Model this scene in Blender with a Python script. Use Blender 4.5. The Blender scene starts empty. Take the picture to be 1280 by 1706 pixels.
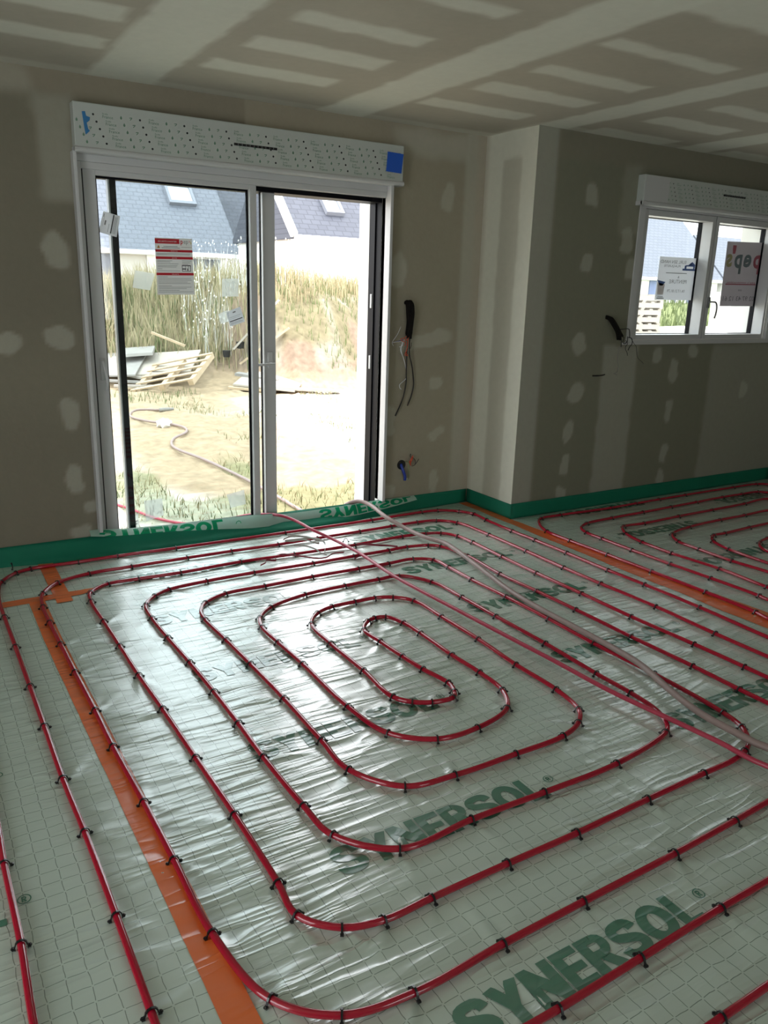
import bpy, bmesh, math, random
import numpy as np
from mathutils import Vector, Matrix, noise as mnoise

random.seed(7); rng = np.random.default_rng(7)
SC = bpy.context.scene; COL = SC.collection
# ------------------------------------------------------------------ camera
CAMZ = 1.5135
cam = bpy.data.objects.new('camera', bpy.data.cameras.new('camera')); COL.objects.link(cam)
RIGHTV = Vector((0.8559, -0.5163, 0.0287)).normalized()
FWD = Vector((0.5032, 0.8202, -0.2721)).normalized()
RIGHTV = (RIGHTV - FWD * RIGHTV.dot(FWD)).normalized()
UPV = RIGHTV.cross(FWD)
cam.matrix_world = Matrix(((RIGHTV.x, UPV.x, -FWD.x, 0), (RIGHTV.y, UPV.y, -FWD.y, 0), (RIGHTV.z, UPV.z, -FWD.z, CAMZ), (0, 0, 0, 1)))
cam.data.sensor_fit = 'VERTICAL'; cam.data.sensor_height = 24.0; cam.data.lens = 24.0 * 1316.62 / 1706
cam.data.clip_start = 0.02; cam.data.clip_end = 300
SC.camera = cam
# ------------------------------------------------------------------ light and exposure
w = bpy.data.worlds.new('sky'); SC.world = w; w.use_nodes = True
bg = w.node_tree.nodes['Background']
bg.inputs[0].default_value = (0.93, 0.965, 1.0, 1); bg.inputs[1].default_value = 1.5
sun = bpy.data.objects.new('sun', bpy.data.lights.new('sun', 'SUN')); COL.objects.link(sun)
sun.data.energy = 0.7; sun.data.angle = math.radians(3); sun.data.color = (1.0, 0.96, 0.9)
sun.rotation_euler = Vector((0.5, -0.10, -0.86)).to_track_quat('-Z', 'Y').to_euler()
def portal(name, loc, direction, sx, sz):
    l = bpy.data.lights.new(name, 'AREA'); l.shape = 'RECTANGLE'; l.size = sx; l.size_y = sz
    l.cycles.is_portal = True
    o = bpy.data.objects.new(name, l); COL.objects.link(o); o.location = loc
    o.rotation_euler = Vector(direction).to_track_quat('-Z', 'Z').to_euler()
portal('door_portal', (1.83, 4.93, 1.05), (0, -1, 0), 1.95, 2.2)
portal('window_portal', (5.29, 4.38, 1.65), (0, -1, 0), 1.7, 1.0)
portal('side_portal', (-2.75, 0.9, 1.05), (1, 0, 0), 2.2, 2.2)
portal('rear_portal', (2.2, -3.35, 1.5), (0, 1, 0), 1.3, 1.2)
SC.view_settings.view_transform = 'Standard'; SC.view_settings.look = 'None'
SC.view_settings.exposure = 1.85; SC.view_settings.gamma = 1.0
SC.view_settings.use_curve_mapping = False
try:
    SC.cycles.max_bounces = 10; SC.cycles.diffuse_bounces = 6; SC.cycles.transparent_max_bounces = 12
    SC.cycles.use_denoising = True; SC.cycles.sample_clamp_indirect = 6
except Exception: pass
# ------------------------------------------------------------------ materials
def nodes_of(m):
    m.use_nodes = True
    return m.node_tree.nodes, m.node_tree.links, m.node_tree.nodes['Principled BSDF']
def mat(name, col, rough=0.5, metal=0.0, spec=0.5, coat=0.0, vary=0.0, scale=30, bump=0.0, bscale=80):
    m = bpy.data.materials.new(name); N, L, b = nodes_of(m)
    b.inputs['Base Color'].default_value = (*col, 1); b.inputs['Roughness'].default_value = rough
    b.inputs['Metallic'].default_value = metal; b.inputs['Specular IOR Level'].default_value = spec
    b.inputs['Coat Weight'].default_value = coat; b.inputs['Coat Roughness'].default_value = 0.08
    g = N.new('ShaderNodeNewGeometry')
    if vary:
        n = N.new('ShaderNodeTexNoise'); n.inputs['Scale'].default_value = scale; n.inputs['Detail'].default_value = 5
        L.new(g.outputs['Position'], n.inputs['Vector'])
        mx = N.new('ShaderNodeMix'); mx.data_type = 'RGBA'
        mx.inputs[6].default_value = (*[c * (1 - vary) for c in col], 1); mx.inputs[7].default_value = (*[min(1, c * (1 + vary)) for c in col], 1)
        L.new(n.outputs['Fac'], mx.inputs[0]); L.new(mx.outputs[2], b.inputs['Base Color'])
    if bump:
        n2 = N.new('ShaderNodeTexNoise'); n2.inputs['Scale'].default_value = bscale; n2.inputs['Detail'].default_value = 4
        L.new(g.outputs['Position'], n2.inputs['Vector'])
        bp = N.new('ShaderNodeBump'); bp.inputs['Strength'].default_value = bump; bp.inputs['Distance'].default_value = 0.002
        L.new(n2.outputs['Fac'], bp.inputs['Height']); L.new(bp.outputs['Normal'], b.inputs['Normal'])
    return m
def tint_mat(name, rough=0.9, bump=0.25, bscale=60, spec=0.3, speckle=0.06, sscale=25):
    """surface whose colour (board paper, filler, soil) is stored per vertex"""
    m = bpy.data.materials.new(name); N, L, b = nodes_of(m)
    a = N.new('ShaderNodeAttribute'); a.attribute_name = 'tint'
    g = N.new('ShaderNodeNewGeometry'); n = N.new('ShaderNodeTexNoise'); n.inputs['Scale'].default_value = sscale; n.inputs['Detail'].default_value = 6
    L.new(g.outputs['Position'], n.inputs['Vector'])
    mr = N.new('ShaderNodeMapRange'); mr.inputs[3].default_value = 1 - speckle; mr.inputs[4].default_value = 1 + speckle
    L.new(n.outputs['Fac'], mr.inputs[0])
    vm = N.new('ShaderNodeVectorMath'); vm.operation = 'SCALE'
    L.new(a.outputs['Color'], vm.inputs[0]); L.new(mr.outputs[0], vm.inputs['Scale']); L.new(vm.outputs[0], b.inputs['Base Color'])
    n2 = N.new('ShaderNodeTexNoise'); n2.inputs['Scale'].default_value = bscale; n2.inputs['Detail'].default_value = 5
    L.new(g.outputs['Position'], n2.inputs['Vector'])
    bp = N.new('ShaderNodeBump'); bp.inputs['Strength'].default_value = bump; bp.inputs['Distance'].default_value = 0.003
    L.new(n2.outputs['Fac'], bp.inputs['Height']); L.new(bp.outputs['Normal'], b.inputs['Normal'])
    b.inputs['Roughness'].default_value = rough; b.inputs['Specular IOR Level'].default_value = spec
    return m
def glass_mat():
    m = bpy.data.materials.new('window_glass'); N, L, b = nodes_of(m); N.remove(b)
    t = N.new('ShaderNodeBsdfTransparent'); t.inputs[0].default_value = (0.90, 0.93, 0.93, 1)
    gl = N.new('ShaderNodeBsdfGlossy'); gl.inputs['Roughness'].default_value = 0.02
    lw = N.new('ShaderNodeLayerWeight'); lw.inputs['Blend'].default_value = 0.5
    pw = N.new('ShaderNodeMath'); pw.operation = 'POWER'; pw.inputs[1].default_value = 4; L.new(lw.outputs['Facing'], pw.inputs[0])
    fr = N.new('ShaderNodeMath'); fr.operation = 'MULTIPLY_ADD'; fr.inputs[1].default_value = 0.7; fr.inputs[2].default_value = 0.035; L.new(pw.outputs[0], fr.inputs[0])
    mx = N.new('ShaderNodeMixShader'); L.new(fr.outputs[0], mx.inputs[0]); L.new(t.outputs[0], mx.inputs[1]); L.new(gl.outputs[0], mx.inputs[2])
    L.new(mx.outputs[0], N['Material Output'].inputs[0])
    return m
def film_mat(name, col, see, trans, rough=0.25):
    """thin plastic: part see-through, part translucent, part glossy diffuse"""
    m = bpy.data.materials.new(name); N, L, b = nodes_of(m)
    b.inputs['Base Color'].default_value = (*col, 1); b.inputs['Roughness'].default_value = rough
    tl = N.new('ShaderNodeBsdfTranslucent'); tl.inputs[0].default_value = (*col, 1)
    tr = N.new('ShaderNodeBsdfTransparent'); tr.inputs[0].default_value = (*[min(1, c * 0.4 + 0.6) for c in col], 1)
    m1 = N.new('ShaderNodeMixShader'); m1.inputs[0].default_value = trans; L.new(b.outputs[0], m1.inputs[1]); L.new(tl.outputs[0], m1.inputs[2])
    m2 = N.new('ShaderNodeMixShader'); m2.inputs[0].default_value = see; L.new(m1.outputs[0], m2.inputs[1]); L.new(tr.outputs[0], m2.inputs[2])
    L.new(m2.outputs[0], N['Material Output'].inputs[0])
    return m
def crumple(N, L, amount):
    """normal of the wrinkled clear film: ripples and sharp folds in several directions"""
    g = N.new('ShaderNodeNewGeometry'); acc = None
    def ridge(rot, sx, sy, mscale, weight, pw):
        nonlocal acc
        mp = N.new('ShaderNodeMapping'); mp.inputs['Rotation'].default_value = (0, 0, math.radians(rot)); mp.inputs['Scale'].default_value = (sx, sy, 1)
        n = N.new('ShaderNodeTexNoise'); n.inputs['Scale'].default_value = 1; n.inputs['Detail'].default_value = 2; n.inputs['Distortion'].default_value = 0.5
        L.new(g.outputs['Position'], mp.inputs[0]); L.new(mp.outputs[0], n.inputs['Vector'])
        s = N.new('ShaderNodeMath'); s.operation = 'SUBTRACT'; s.inputs[1].default_value = 0.5; L.new(n.outputs['Fac'], s.inputs[0])
        a = N.new('ShaderNodeMath'); a.operation = 'ABSOLUTE'; L.new(s.outputs[0], a.inputs[0])
        q = N.new('ShaderNodeMath'); q.operation = 'MULTIPLY_ADD'; q.inputs[1].default_value = -6; q.inputs[2].default_value = 1; q.use_clamp = True; L.new(a.outputs[0], q.inputs[0])
        p = N.new('ShaderNodeMath'); p.operation = 'POWER'; p.inputs[1].default_value = pw; L.new(q.outputs[0], p.inputs[0])
        nm = N.new('ShaderNodeTexNoise'); nm.inputs['Scale'].default_value = mscale; L.new(g.outputs['Position'], nm.inputs['Vector'])
        r = N.new('ShaderNodeMapRange'); r.inputs[1].default_value = 0.45; r.inputs[2].default_value = 0.65; r.inputs[4].default_value = weight; L.new(nm.outputs['Fac'], r.inputs[0])
        k = N.new('ShaderNodeMath'); k.operation = 'MULTIPLY'; L.new(p.outputs[0], k.inputs[0]); L.new(r.outputs[0], k.inputs[1])
        if acc is None: acc = k.outputs[0]
        else:
            ad = N.new('ShaderNodeMath'); ad.operation = 'ADD'; L.new(acc, ad.inputs[0]); L.new(k.outputs[0], ad.inputs[1]); acc = ad.outputs[0]
    ridge(6, 0.9, 13, 1.6, 0.5, 1.5)
    ridge(-32, 1.0, 8, 1.9, 1.2, 3.0)
    ridge(48, 1.0, 8, 1.7, 1.2, 3.0)
    ridge(97, 0.9, 9, 2.1, 1.0, 2.5)
    ridge(-62, 1.4, 11, 2.4, 0.9, 3.0)
    ridge(22, 1.4, 11, 2.2, 0.9, 3.0)
    bp = N.new('ShaderNodeBump'); bp.inputs['Strength'].default_value = amount; bp.inputs['Distance'].default_value = 0.006
    L.new(acc, bp.inputs['Height'])
    return bp.outputs['Normal']
def sheet_mat(name, col, grid=False, amount=0.5, rough=0.4, coat=1.0, coat_rough=0.27, ior=2.5):
    m = bpy.data.materials.new(name); N, L, b = nodes_of(m)
    b.inputs['Roughness'].default_value = rough; b.inputs['Coat Weight'].default_value = coat; b.inputs['Coat Roughness'].default_value = coat_rough
    b.inputs['Base Color'].default_value = (*col, 1)
    nrm = crumple(N, L, amount); L.new(nrm, b.inputs['Coat Normal']); L.new(nrm, b.inputs['Normal'])
    b.inputs['Coat IOR'].default_value = ior
    if grid:
        g = N.new('ShaderNodeNewGeometry')
        wn = N.new('ShaderNodeTexNoise'); wn.inputs['Scale'].default_value = 14; L.new(g.outputs['Position'], wn.inputs['Vector'])
        wv = N.new('ShaderNodeVectorMath'); wv.operation = 'MULTIPLY_ADD'; wv.inputs[1].default_value = (0.012, 0.012, 0); L.new(wn.outputs['Color'], wv.inputs[0]); L.new(g.outputs['Position'], wv.inputs[2])
        sp = N.new('ShaderNodeSeparateXYZ'); L.new(wv.outputs[0], sp.inputs[0])
        def mth(op, a, bb=None, c=None, clamp=False):
            n = N.new('ShaderNodeMath'); n.operation = op; n.use_clamp = clamp
            for i, v in enumerate((a, bb, c)):
                if v is None: continue
                if isinstance(v, (int, float)): n.inputs[i].default_value = v
                else: L.new(v, n.inputs[i])
            return n.outputs[0]
        CX, CY = 0.0470, 0.0470
        fx = mth('ABSOLUTE', mth('SUBTRACT', mth('FRACT', mth('DIVIDE', sp.outputs[0], CX)), 0.5))
        fy = mth('ABSOLUTE', mth('SUBTRACT', mth('FRACT', mth('DIVIDE', sp.outputs[1], CY)), 0.5))
        lx = mth('MULTIPLY', mth('LESS_THAN', fx, 0.019), mth('LESS_THAN', mth('ABSOLUTE', mth('SUBTRACT', fy, 0.5)), 0.43))
        ly = mth('MULTIPLY', mth('LESS_THAN', fy, 0.019), mth('LESS_THAN', mth('ABSOLUTE', mth('SUBTRACT', fx, 0.5)), 0.43))
        ln = mth('MULTIPLY', mth('MAXIMUM', lx, ly), 0.75)
        vn = N.new('ShaderNodeTexNoise'); vn.inputs['Scale'].default_value = 3; L.new(g.outputs['Position'], vn.inputs['Vector'])
        base = N.new('ShaderNodeMix'); base.data_type = 'RGBA'; base.inputs[6].default_value = (*[c * .93 for c in col], 1); base.inputs[7].default_value = (*[c * 1.06 for c in col], 1)
        L.new(vn.outputs['Fac'], base.inputs[0])
        mx = N.new('ShaderNodeMix'); mx.data_type = 'RGBA'; L.new(base.outputs[2], mx.inputs[6]); mx.inputs[7].default_value = (0.06, 0.10, 0.07, 1)
        L.new(ln, mx.inputs[0]); L.new(mx.outputs[2], b.inputs['Base Color'])
    return m
M = {}
M['film'] = sheet_mat('foil_over_insulation', (0.55, 0.67, 0.585), grid=True)
M['ink'] = sheet_mat('green_print', (0.015, 0.17, 0.10))
M['tape_orange'] = sheet_mat('orange_tape', (0.78, 0.16, 0.03), amount=0.45, rough=0.4, coat_rough=0.12, ior=1.5)
M['pipe'] = mat('red_plastic_pipe', (0.38, 0.006, 0.026), 0.11, coat=0.4)
M['pipe_dusty'] = mat('dusty_red_pipe', (0.42, 0.04, 0.075), 0.36, vary=0.12, scale=20)
M['hose'] = mat('dusty_hose', (0.29, 0.21, 0.19), 0.5, vary=0.2, scale=14)
M['clip'] = mat('black_plastic', (0.012, 0.013, 0.014), 0.28)
M['wall'] = tint_mat('plasterboard'); M['ceil'] = tint_mat('ceiling_board', bump=0.12)
M['render'] = mat('white_render', (0.80, 0.79, 0.76), 0.9, bump=0.3, bscale=120)
M['green'] = mat('green_edge_foam', (0.008, 0.17, 0.10), 0.6, spec=0.25, vary=0.12, scale=8, bump=0.5, bscale=30)
M['eastboard'] = mat('plain_plasterboard', (0.32, 0.30, 0.245), 0.9, vary=0.08, scale=3, bump=0.2)
M['white'] = mat('white_lacquered_aluminium', (0.56, 0.56, 0.56), 0.35)
M['whitebox'] = mat('white_box_plastic', (0.50, 0.53, 0.50), 0.4)
M['dark'] = mat('anthracite_aluminium', (0.004, 0.004, 0.006), 0.5, spec=0.12)
M['gap_black'] = mat('black_rubber', (0.01, 0.01, 0.01), 0.6)
M['glass'] = glass_mat()
M['flap'] = film_mat('folded_foil', (0.62, 0.86, 0.76), 0.10, 0.45)
M['flapink'] = film_mat('green_print_from_behind', (0.01, 0.42, 0.20), 0.0, 0.5)
M['paper'] = film_mat('printed_paper', (0.78, 0.77, 0.76), 0.0, 0.30, 0.8)
M['poster'] = film_mat('poster_paper', (0.50, 0.47, 0.49), 0.0, 0.30, 0.8); M['fred'] = mat('backlit_red_ink', (0.36, 0.10, 0.13), 0.8); M['fteal'] = mat('backlit_teal_ink', (0.15, 0.19, 0.20), 0.8); M['fyellow'] = mat('backlit_yellow_ink', (0.36, 0.33, 0.17), 0.8); M['fblue'] = mat('backlit_blue_ink', (0.10, 0.17, 0.42), 0.8); M['fgrey'] = mat('backlit_grey_ink', (0.22, 0.21, 0.22), 0.8)  # poster paper and inks muted in colour for the light behind them
M['label'] = film_mat('white_label', (0.85, 0.86, 0.88), 0.0, 0.35, 0.7)
M['ghost'] = film_mat('frosted_label', (0.85, 0.87, 0.88), 0.72, 0.5, 0.6)
M['pred'] = mat('red_ink', (0.55, 0.015, 0.03), 0.7); M['pblack'] = mat('black_ink', (0.03, 0.03, 0.035), 0.7)
M['pgrey'] = mat('grey_ink', (0.25, 0.25, 0.25), 0.7); M['pwhite'] = mat('white_ink', (0.8, 0.75, 0.75), 0.7)
M['pblue'] = mat('blue_ink', (0.03, 0.12, 0.50), 0.7); M['pteal'] = mat('teal_ink', (0.05, 0.22, 0.25), 0.7)
M['pyellow'] = mat('yellow_ink', (0.55, 0.45, 0.05), 0.7); M['pgreen'] = mat('faded_green_ink', (0.16, 0.28, 0.20), 0.7)
M['porange'] = mat('orange_ink', (0.5, 0.22, 0.05), 0.7); M['ppink'] = mat('rose_ink', (0.55, 0.10, 0.12), 0.7)
M['bluetape'] = mat('blue_tape', (0.012, 0.10, 0.55), 0.5); M['bluepaint'] = mat('blue_smear', (0.04, 0.20, 0.45), 0.7)
M['conduit'] = mat('black_conduit', (0.006, 0.005, 0.004), 0.8, spec=0.2); M['cable'] = mat('black_cable', (0.02, 0.018, 0.016), 0.5)
M['wired'] = mat('orange_wire', (0.65, 0.08, 0.03), 0.4); M['wirew'] = mat('white_wire', (0.75, 0.75, 0.78), 0.4)
M['wireb'] = mat('blue_conduit', (0.02, 0.05, 0.35), 0.35); M['wiregreen'] = mat('green_wire', (0.12, 0.22, 0.05), 0.4)
M['scrap'] = mat('grey_banding', (0.38, 0.36, 0.33), 0.5); M['scrapred'] = mat('dark_red_banding', (0.22, 0.02, 0.04), 0.5)
M['wood'] = mat('pallet_wood', (0.46, 0.35, 0.23), 0.85, vary=0.25, scale=9); M['woodgrey'] = mat('weathered_wood', (0.27, 0.255, 0.235), 0.9, vary=0.25, scale=9)
M['board'] = mat('pale_board', (0.38, 0.34, 0.29), 0.9, vary=0.1, scale=6)
M['soil'] = tint_mat('soil', bump=0.9, bscale=9, spec=0.1, speckle=0.5, sscale=11)
M['straw'] = mat('dry_grass', (0.37, 0.315, 0.185), 0.9, vary=0.35, scale=4); M['grass'] = mat('green_grass', (0.145, 0.175, 0.07), 0.9, vary=0.35, scale=4)
M['flower'] = mat('white_flowers', (0.85, 0.85, 0.8), 0.9)
def slate_mat(name, a, b2):
    m = bpy.data.materials.new(name); N, L, b = nodes_of(m)
    g = N.new('ShaderNodeNewGeometry'); s = N.new('ShaderNodeSeparateXYZ'); L.new(g.outputs['Position'], s.inputs[0])
    k = N.new('ShaderNodeMath'); k.operation = 'MULTIPLY'; k.inputs[1].default_value = 1.414; L.new(s.outputs[2], k.inputs[0])
    c = N.new('ShaderNodeCombineXYZ'); L.new(s.outputs[0], c.inputs[0]); L.new(k.outputs[0], c.inputs[1])
    br = N.new('ShaderNodeTexBrick'); br.inputs['Color1'].default_value = (*a, 1); br.inputs['Color2'].default_value = (*b2, 1); br.inputs['Mortar'].default_value = (*[q * .72 for q in a], 1)
    br.inputs['Scale'].default_value = 1; br.inputs['Brick Width'].default_value = 0.30; br.inputs['Row Height'].default_value = 0.20; br.inputs['Mortar Size'].default_value = 0.016
    L.new(c.outputs[0], br.inputs['Vector']); L.new(br.outputs['Color'], b.inputs['Base Color']); b.inputs['Roughness'].default_value = 0.6
    return m
M['rwframe'] = mat('grey_roof_window_frame', (0.20, 0.21, 0.24), 0.5)
M['slatehaze'] = slate_mat('hazed_slate_roof', (0.135, 0.145, 0.175), (0.15, 0.16, 0.19))  # slate lightened to put the haze of the window glass into its colour
M['slate'] = slate_mat('slate_roof', (0.062, 0.066, 0.085), (0.076, 0.081, 0.102))
M['facade'] = mat('house_render', (0.82, 0.80, 0.77), 0.9); M['facadegrey'] = mat('grey_house_render', (0.62, 0.58, 0.53), 0.9)
M['pvc'] = mat('white_pvc', (0.80, 0.80, 0.80), 0.5); M['doorgrey'] = mat('grey_garage_door', (0.13, 0.14, 0.17), 0.5); M['shutblue'] = mat('blue_grey_shutter', (0.16, 0.20, 0.34), 0.5)
M['skyglass'] = mat('roof_window_glass', (0.55, 0.60, 0.65), 0.15); M['stone'] = mat('pale_stone', (0.8, 0.78, 0.75), 0.9)
MAIN=[(3.3,0.2,0),(3.3,1.3,0),(3.297,1.941,0),(3.317,2.33,1),(3.319,2.685,1),(3.31,2.943,1),(3.313,3.277,1),(3.312,3.558,1),(3.307,3.775,1),(3.314,4.056,1),(3.327,4.212,1),(3.273,4.318,1),(3.146,4.403,1),(3.015,4.416,1),(2.597,4.393,1),(1.964,4.389,1),(1.264,4.389,1),(0.931,4.394,1),(0.717,4.387,1),(0.473,4.386,1),(0.398,4.351,1),(0.315,4.24,1),(0.291,4.123,0),(0.277,3.945,0),(0.277,3.758,1),(0.28,3.405,1),(0.283,3.011,1),(0.285,2.687,1),(0.286,2.337,1),(0.294,2.045,1),(0.298,1.687,1),(0.299,1.376,1),(0.299,1.324,0),(0.3,1.15,0),(0.36,1.02,0),(0.5,0.955,0),(0.857,0.952,0),(1.016,0.951,0),(1.069,0.951,1),(1.335,0.957,1),(1.64,0.965,1),(1.84,0.966,0),(2.7,0.97,0),(2.86,1.03,0),(2.92,1.2,0),(2.924,1.692,0),(2.925,1.8,1),(2.921,2.052,1),(2.909,2.408,1),(2.911,2.745,1),(2.907,3.091,1),(2.912,3.399,1),(2.923,3.697,1),(2.914,3.844,1),(2.854,3.944,1),(2.757,3.979,1),(2.587,3.994,1),(2.238,3.976,1),(1.84,3.984,1),(1.515,3.996,1),(1.166,3.975,1),(0.943,3.98,1),(0.786,3.978,1),(0.684,3.894,1),(0.662,3.774,1),(0.663,3.507,1),(0.666,3.212,1),(0.668,2.911,1),(0.677,2.61,1),(0.683,2.252,1),(0.69,1.914,1),(0.689,1.597,1),(0.685,1.473,1),(0.764,1.384,1),(0.866,1.354,1),(1.01,1.357,1),(1.265,1.36,1),(1.524,1.36,1),(1.833,1.37,1),(2.107,1.375,1),(2.267,1.377,0),(2.346,1.392,1),(2.414,1.425,0),(2.479,1.497,1),(2.507,1.596,1),(2.526,1.941,1),(2.518,2.272,1),(2.526,2.575,1),(2.525,2.893,1),(2.518,3.175,1),(2.521,3.392,1),(2.514,3.532,1),(2.416,3.602,1),(2.246,3.598,1),(2.052,3.599,1),(1.768,3.601,1),(1.488,3.588,1),(1.272,3.58,1),(1.144,3.508,1),(1.093,3.423,0),(1.077,3.312,1),(1.086,3.06,1),(1.093,2.797,1),(1.098,2.472,1),(1.093,2.147,1),(1.093,1.952,1),(1.205,1.79,1),(1.38,1.762,1),(1.633,1.761,1),(1.854,1.767,1),(1.966,1.807,1),(2.037,1.877,1),(2.069,2.034,1),(2.068,2.275,1),(2.082,2.55,1),(2.08,2.835,1),(2.072,3.065,1),(2.002,3.152,1),(1.914,3.186,1),(1.801,3.188,1),(1.67,3.184,1),(1.572,3.143,1),(1.491,3.041,1),(1.474,2.815,1),(1.476,2.527,1),(1.469,2.287,1),(1.514,2.221,1),(1.578,2.184,1),(1.668,2.174,1),(1.702,2.209,1),(1.723,2.281,1),(1.699,2.424,1),(1.687,2.563,1),(1.678,2.734,1),(1.674,2.871,1),(1.739,2.951,1),(1.784,2.968,1),(1.842,2.958,1),(1.879,2.859,1),(1.886,2.724,1),(1.882,2.477,1),(1.889,2.291,1),(1.876,2.13,1),(1.802,2.013,1),(1.62,1.956,1),(1.45,1.965,1),(1.32,2.079,1),(1.282,2.304,1),(1.283,2.697,1),(1.277,2.935,1),(1.277,3.114,1),(1.309,3.216,1),(1.404,3.312,1),(1.623,3.386,1),(1.86,3.404,1),(2.063,3.404,1),(2.195,3.399,1),(2.303,3.243,1),(2.317,2.992,1),(2.317,2.717,1),(2.321,2.373,1),(2.312,2.055,1),(2.313,1.873,1),(2.296,1.731,0),(2.251,1.647,0),(2.198,1.607,1),(1.893,1.554,1),(1.573,1.553,1),(1.292,1.558,1),(1.038,1.554,1),(0.901,1.695,1),(0.885,1.854,1),(0.879,2.15,1),(0.883,2.387,1),(0.884,2.645,1),(0.879,2.925,1),(0.869,3.199,1),(0.866,3.44,1),(0.882,3.61,1),(0.95,3.706,1),(1.038,3.761,1),(1.247,3.79,1),(1.516,3.8,1),(1.867,3.793,1),(2.132,3.797,1),(2.368,3.798,1),(2.501,3.804,1),(2.639,3.773,1),(2.696,3.723,1),(2.736,3.503,1),(2.712,3.173,1),(2.721,2.88,1),(2.726,2.598,1),(2.726,2.243,1),(2.731,1.91,1),(2.727,1.684,1),(2.728,1.56,0),(2.73,1.35,0),(2.66,1.22,0),(2.5,1.18,0),(2.156,1.178,0),(1.983,1.17,1),(1.704,1.161,1),(1.346,1.155,1),(1.077,1.15,1),(0.817,1.141,1),(0.65,1.171,1),(0.533,1.282,1),(0.484,1.52,1),(0.479,1.813,1),(0.474,2.101,1),(0.463,2.446,1),(0.461,2.714,1),(0.454,3.053,1),(0.45,3.346,1),(0.447,3.603,1),(0.449,3.805,1),(0.475,3.985,1),(0.563,4.107,1),(0.732,4.174,1),(0.958,4.185,1),(1.27,4.192,1),(1.534,4.195,1),(1.828,4.189,1),(2.097,4.198,1),(2.4,4.204,1),(2.64,4.212,1),(2.85,4.219,1),(2.992,4.196,1),(3.092,4.091,1),(3.115,3.778,1),(3.114,3.414,1),(3.109,3.088,1),(3.111,2.805,1),(3.122,2.439,1),(3.108,2.082,1),(3.106,1.813,0),(3.11,0.95,0),(3.05,0.82,0),(2.9,0.765,0),(1.53,0.759,0),(1.364,0.758,1),(0.3,0.76,0),(0.14,0.82,0),(0.08,0.98,0),(0.079,1.471,0),(0.085,1.706,1),(0.083,2.014,1),(0.086,2.209,0),(0.09,3.9,0),(0.04,4.12,0),(-0.1,4.2,0),(-0.6,4.22,0)]
RIGHT=[(3.51,0.3,0),(3.51,1.2,0),(3.501,2.077,0),(3.519,2.155,1),(3.528,2.456,1),(3.523,2.814,1),(3.516,3.143,1),(3.506,3.45,1),(3.512,3.67,1),(3.572,3.807,0),(3.682,3.92,1),(3.872,3.929,1),(4.355,3.909,1),(4.629,3.919,1),(4.888,3.924,1),(5.2,3.93,1),(5.799,3.93,1),(6.093,3.919,1),(6.182,3.871,0),(6.27,3.7,0),(6.28,1.7,0),(6.2,1.53,0),(6.0,1.5,0),(4.15,1.5,0),(3.97,1.56,0),(3.91,1.75,0),(3.9,2.35,1),(3.923,2.664,1),(3.898,2.985,1),(3.907,3.222,1),(3.956,3.399,1),(4.067,3.524,1),(4.257,3.517,1),(4.63,3.53,1),(5.008,3.538,1),(5.403,3.546,1),(5.715,3.559,0),(5.76,3.4,0),(5.78,2.1,0),(5.7,1.93,0),(5.5,1.9,0),(4.5,1.9,0),(4.33,1.96,0),(4.29,2.15,0),(4.278,2.597,0),(4.295,2.873,1),(4.349,3.027,1),(4.461,3.111,1),(4.573,3.11,1),(4.854,3.123,1),(5.067,3.125,0),(5.25,3.11,0),(5.33,3.06,0),(5.34,2.97,0),(5.25,2.91,0),(4.732,2.907,1),(4.606,2.873,1),(4.525,2.812,0),(4.483,2.735,0),(4.48,2.3,0),(4.54,2.14,0),(4.7,2.1,0),(5.35,2.1,0),(5.53,2.17,0),(5.58,2.35,0),(5.57,3.2,0),(5.5,3.3,0),(5.391,3.342,0),(5.104,3.336,1),(4.828,3.336,1),(4.474,3.315,1),(4.231,3.253,1),(4.134,3.123,1),(4.121,2.959,1),(4.113,2.721,1),(4.132,2.499,0),(4.12,1.95,0),(4.18,1.76,0),(4.35,1.7,0),(5.8,1.7,0),(5.96,1.76,0),(6.0,1.95,0),(6.0,3.5,0),(5.906,3.686,0),(5.857,3.741,1),(5.658,3.75,1),(5.423,3.754,1),(5.094,3.742,1),(4.792,3.732,1),(4.476,3.72,1),(4.152,3.712,1),(3.887,3.689,1),(3.77,3.621,0),(3.732,3.529,1),(3.726,3.392,1),(3.722,3.139,1),(3.728,2.853,1),(3.738,2.584,1),(3.74,2.286,1),(3.731,2.231,0),(3.73,1.2,0),(3.73,0.3,0)]
RED=[[1.951,4.55,0.09],[1.954,4.5,0.099],[1.982,4.45,0.1],[2.028,4.36,0.086],[2.053,4.182,0.075],[2.119,4.073,0.045],[2.158,3.806,0.032],[2.138,3.358,0.032],[2.168,2.841,0.03],[2.191,2.464,0.03],[2.208,2.211,0.03],[2.224,1.894,0.03],[2.256,1.67,0.03],[2.284,1.456,0.032],[2.303,1.28,0.03]]
HOSE=[[2.47,4.61,0.045],[2.499,4.57,0.087],[2.542,4.54,0.111],[2.576,4.5,0.117],[2.602,4.43,0.11],[2.592,4.194,0.085],[2.644,4.027,0.045],[2.669,3.851,0.036],[2.711,3.71,0.036],[2.701,3.592,0.036],[2.653,3.363,0.036],[2.608,3.152,0.036],[2.558,2.905,0.034],[2.534,2.651,0.034],[2.531,2.427,0.033],[2.523,2.176,0.033],[2.501,1.999,0.036],[2.469,1.896,0.036],[2.425,1.762,0.034],[2.389,1.613,0.034],[2.378,1.455,0.04],[2.397,1.343,0.036]]
FLAPT=[[0.819,4.535,0.137],[0.872,4.535,0.137],[1.036,4.535,0.122],[1.338,4.535,0.112],[1.801,4.535,0.108],[2.007,4.535,0.087],[2.312,4.535,0.087],[2.587,4.535,0.096],[2.759,4.535,0.098],[3.038,4.535,0.102]]
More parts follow.
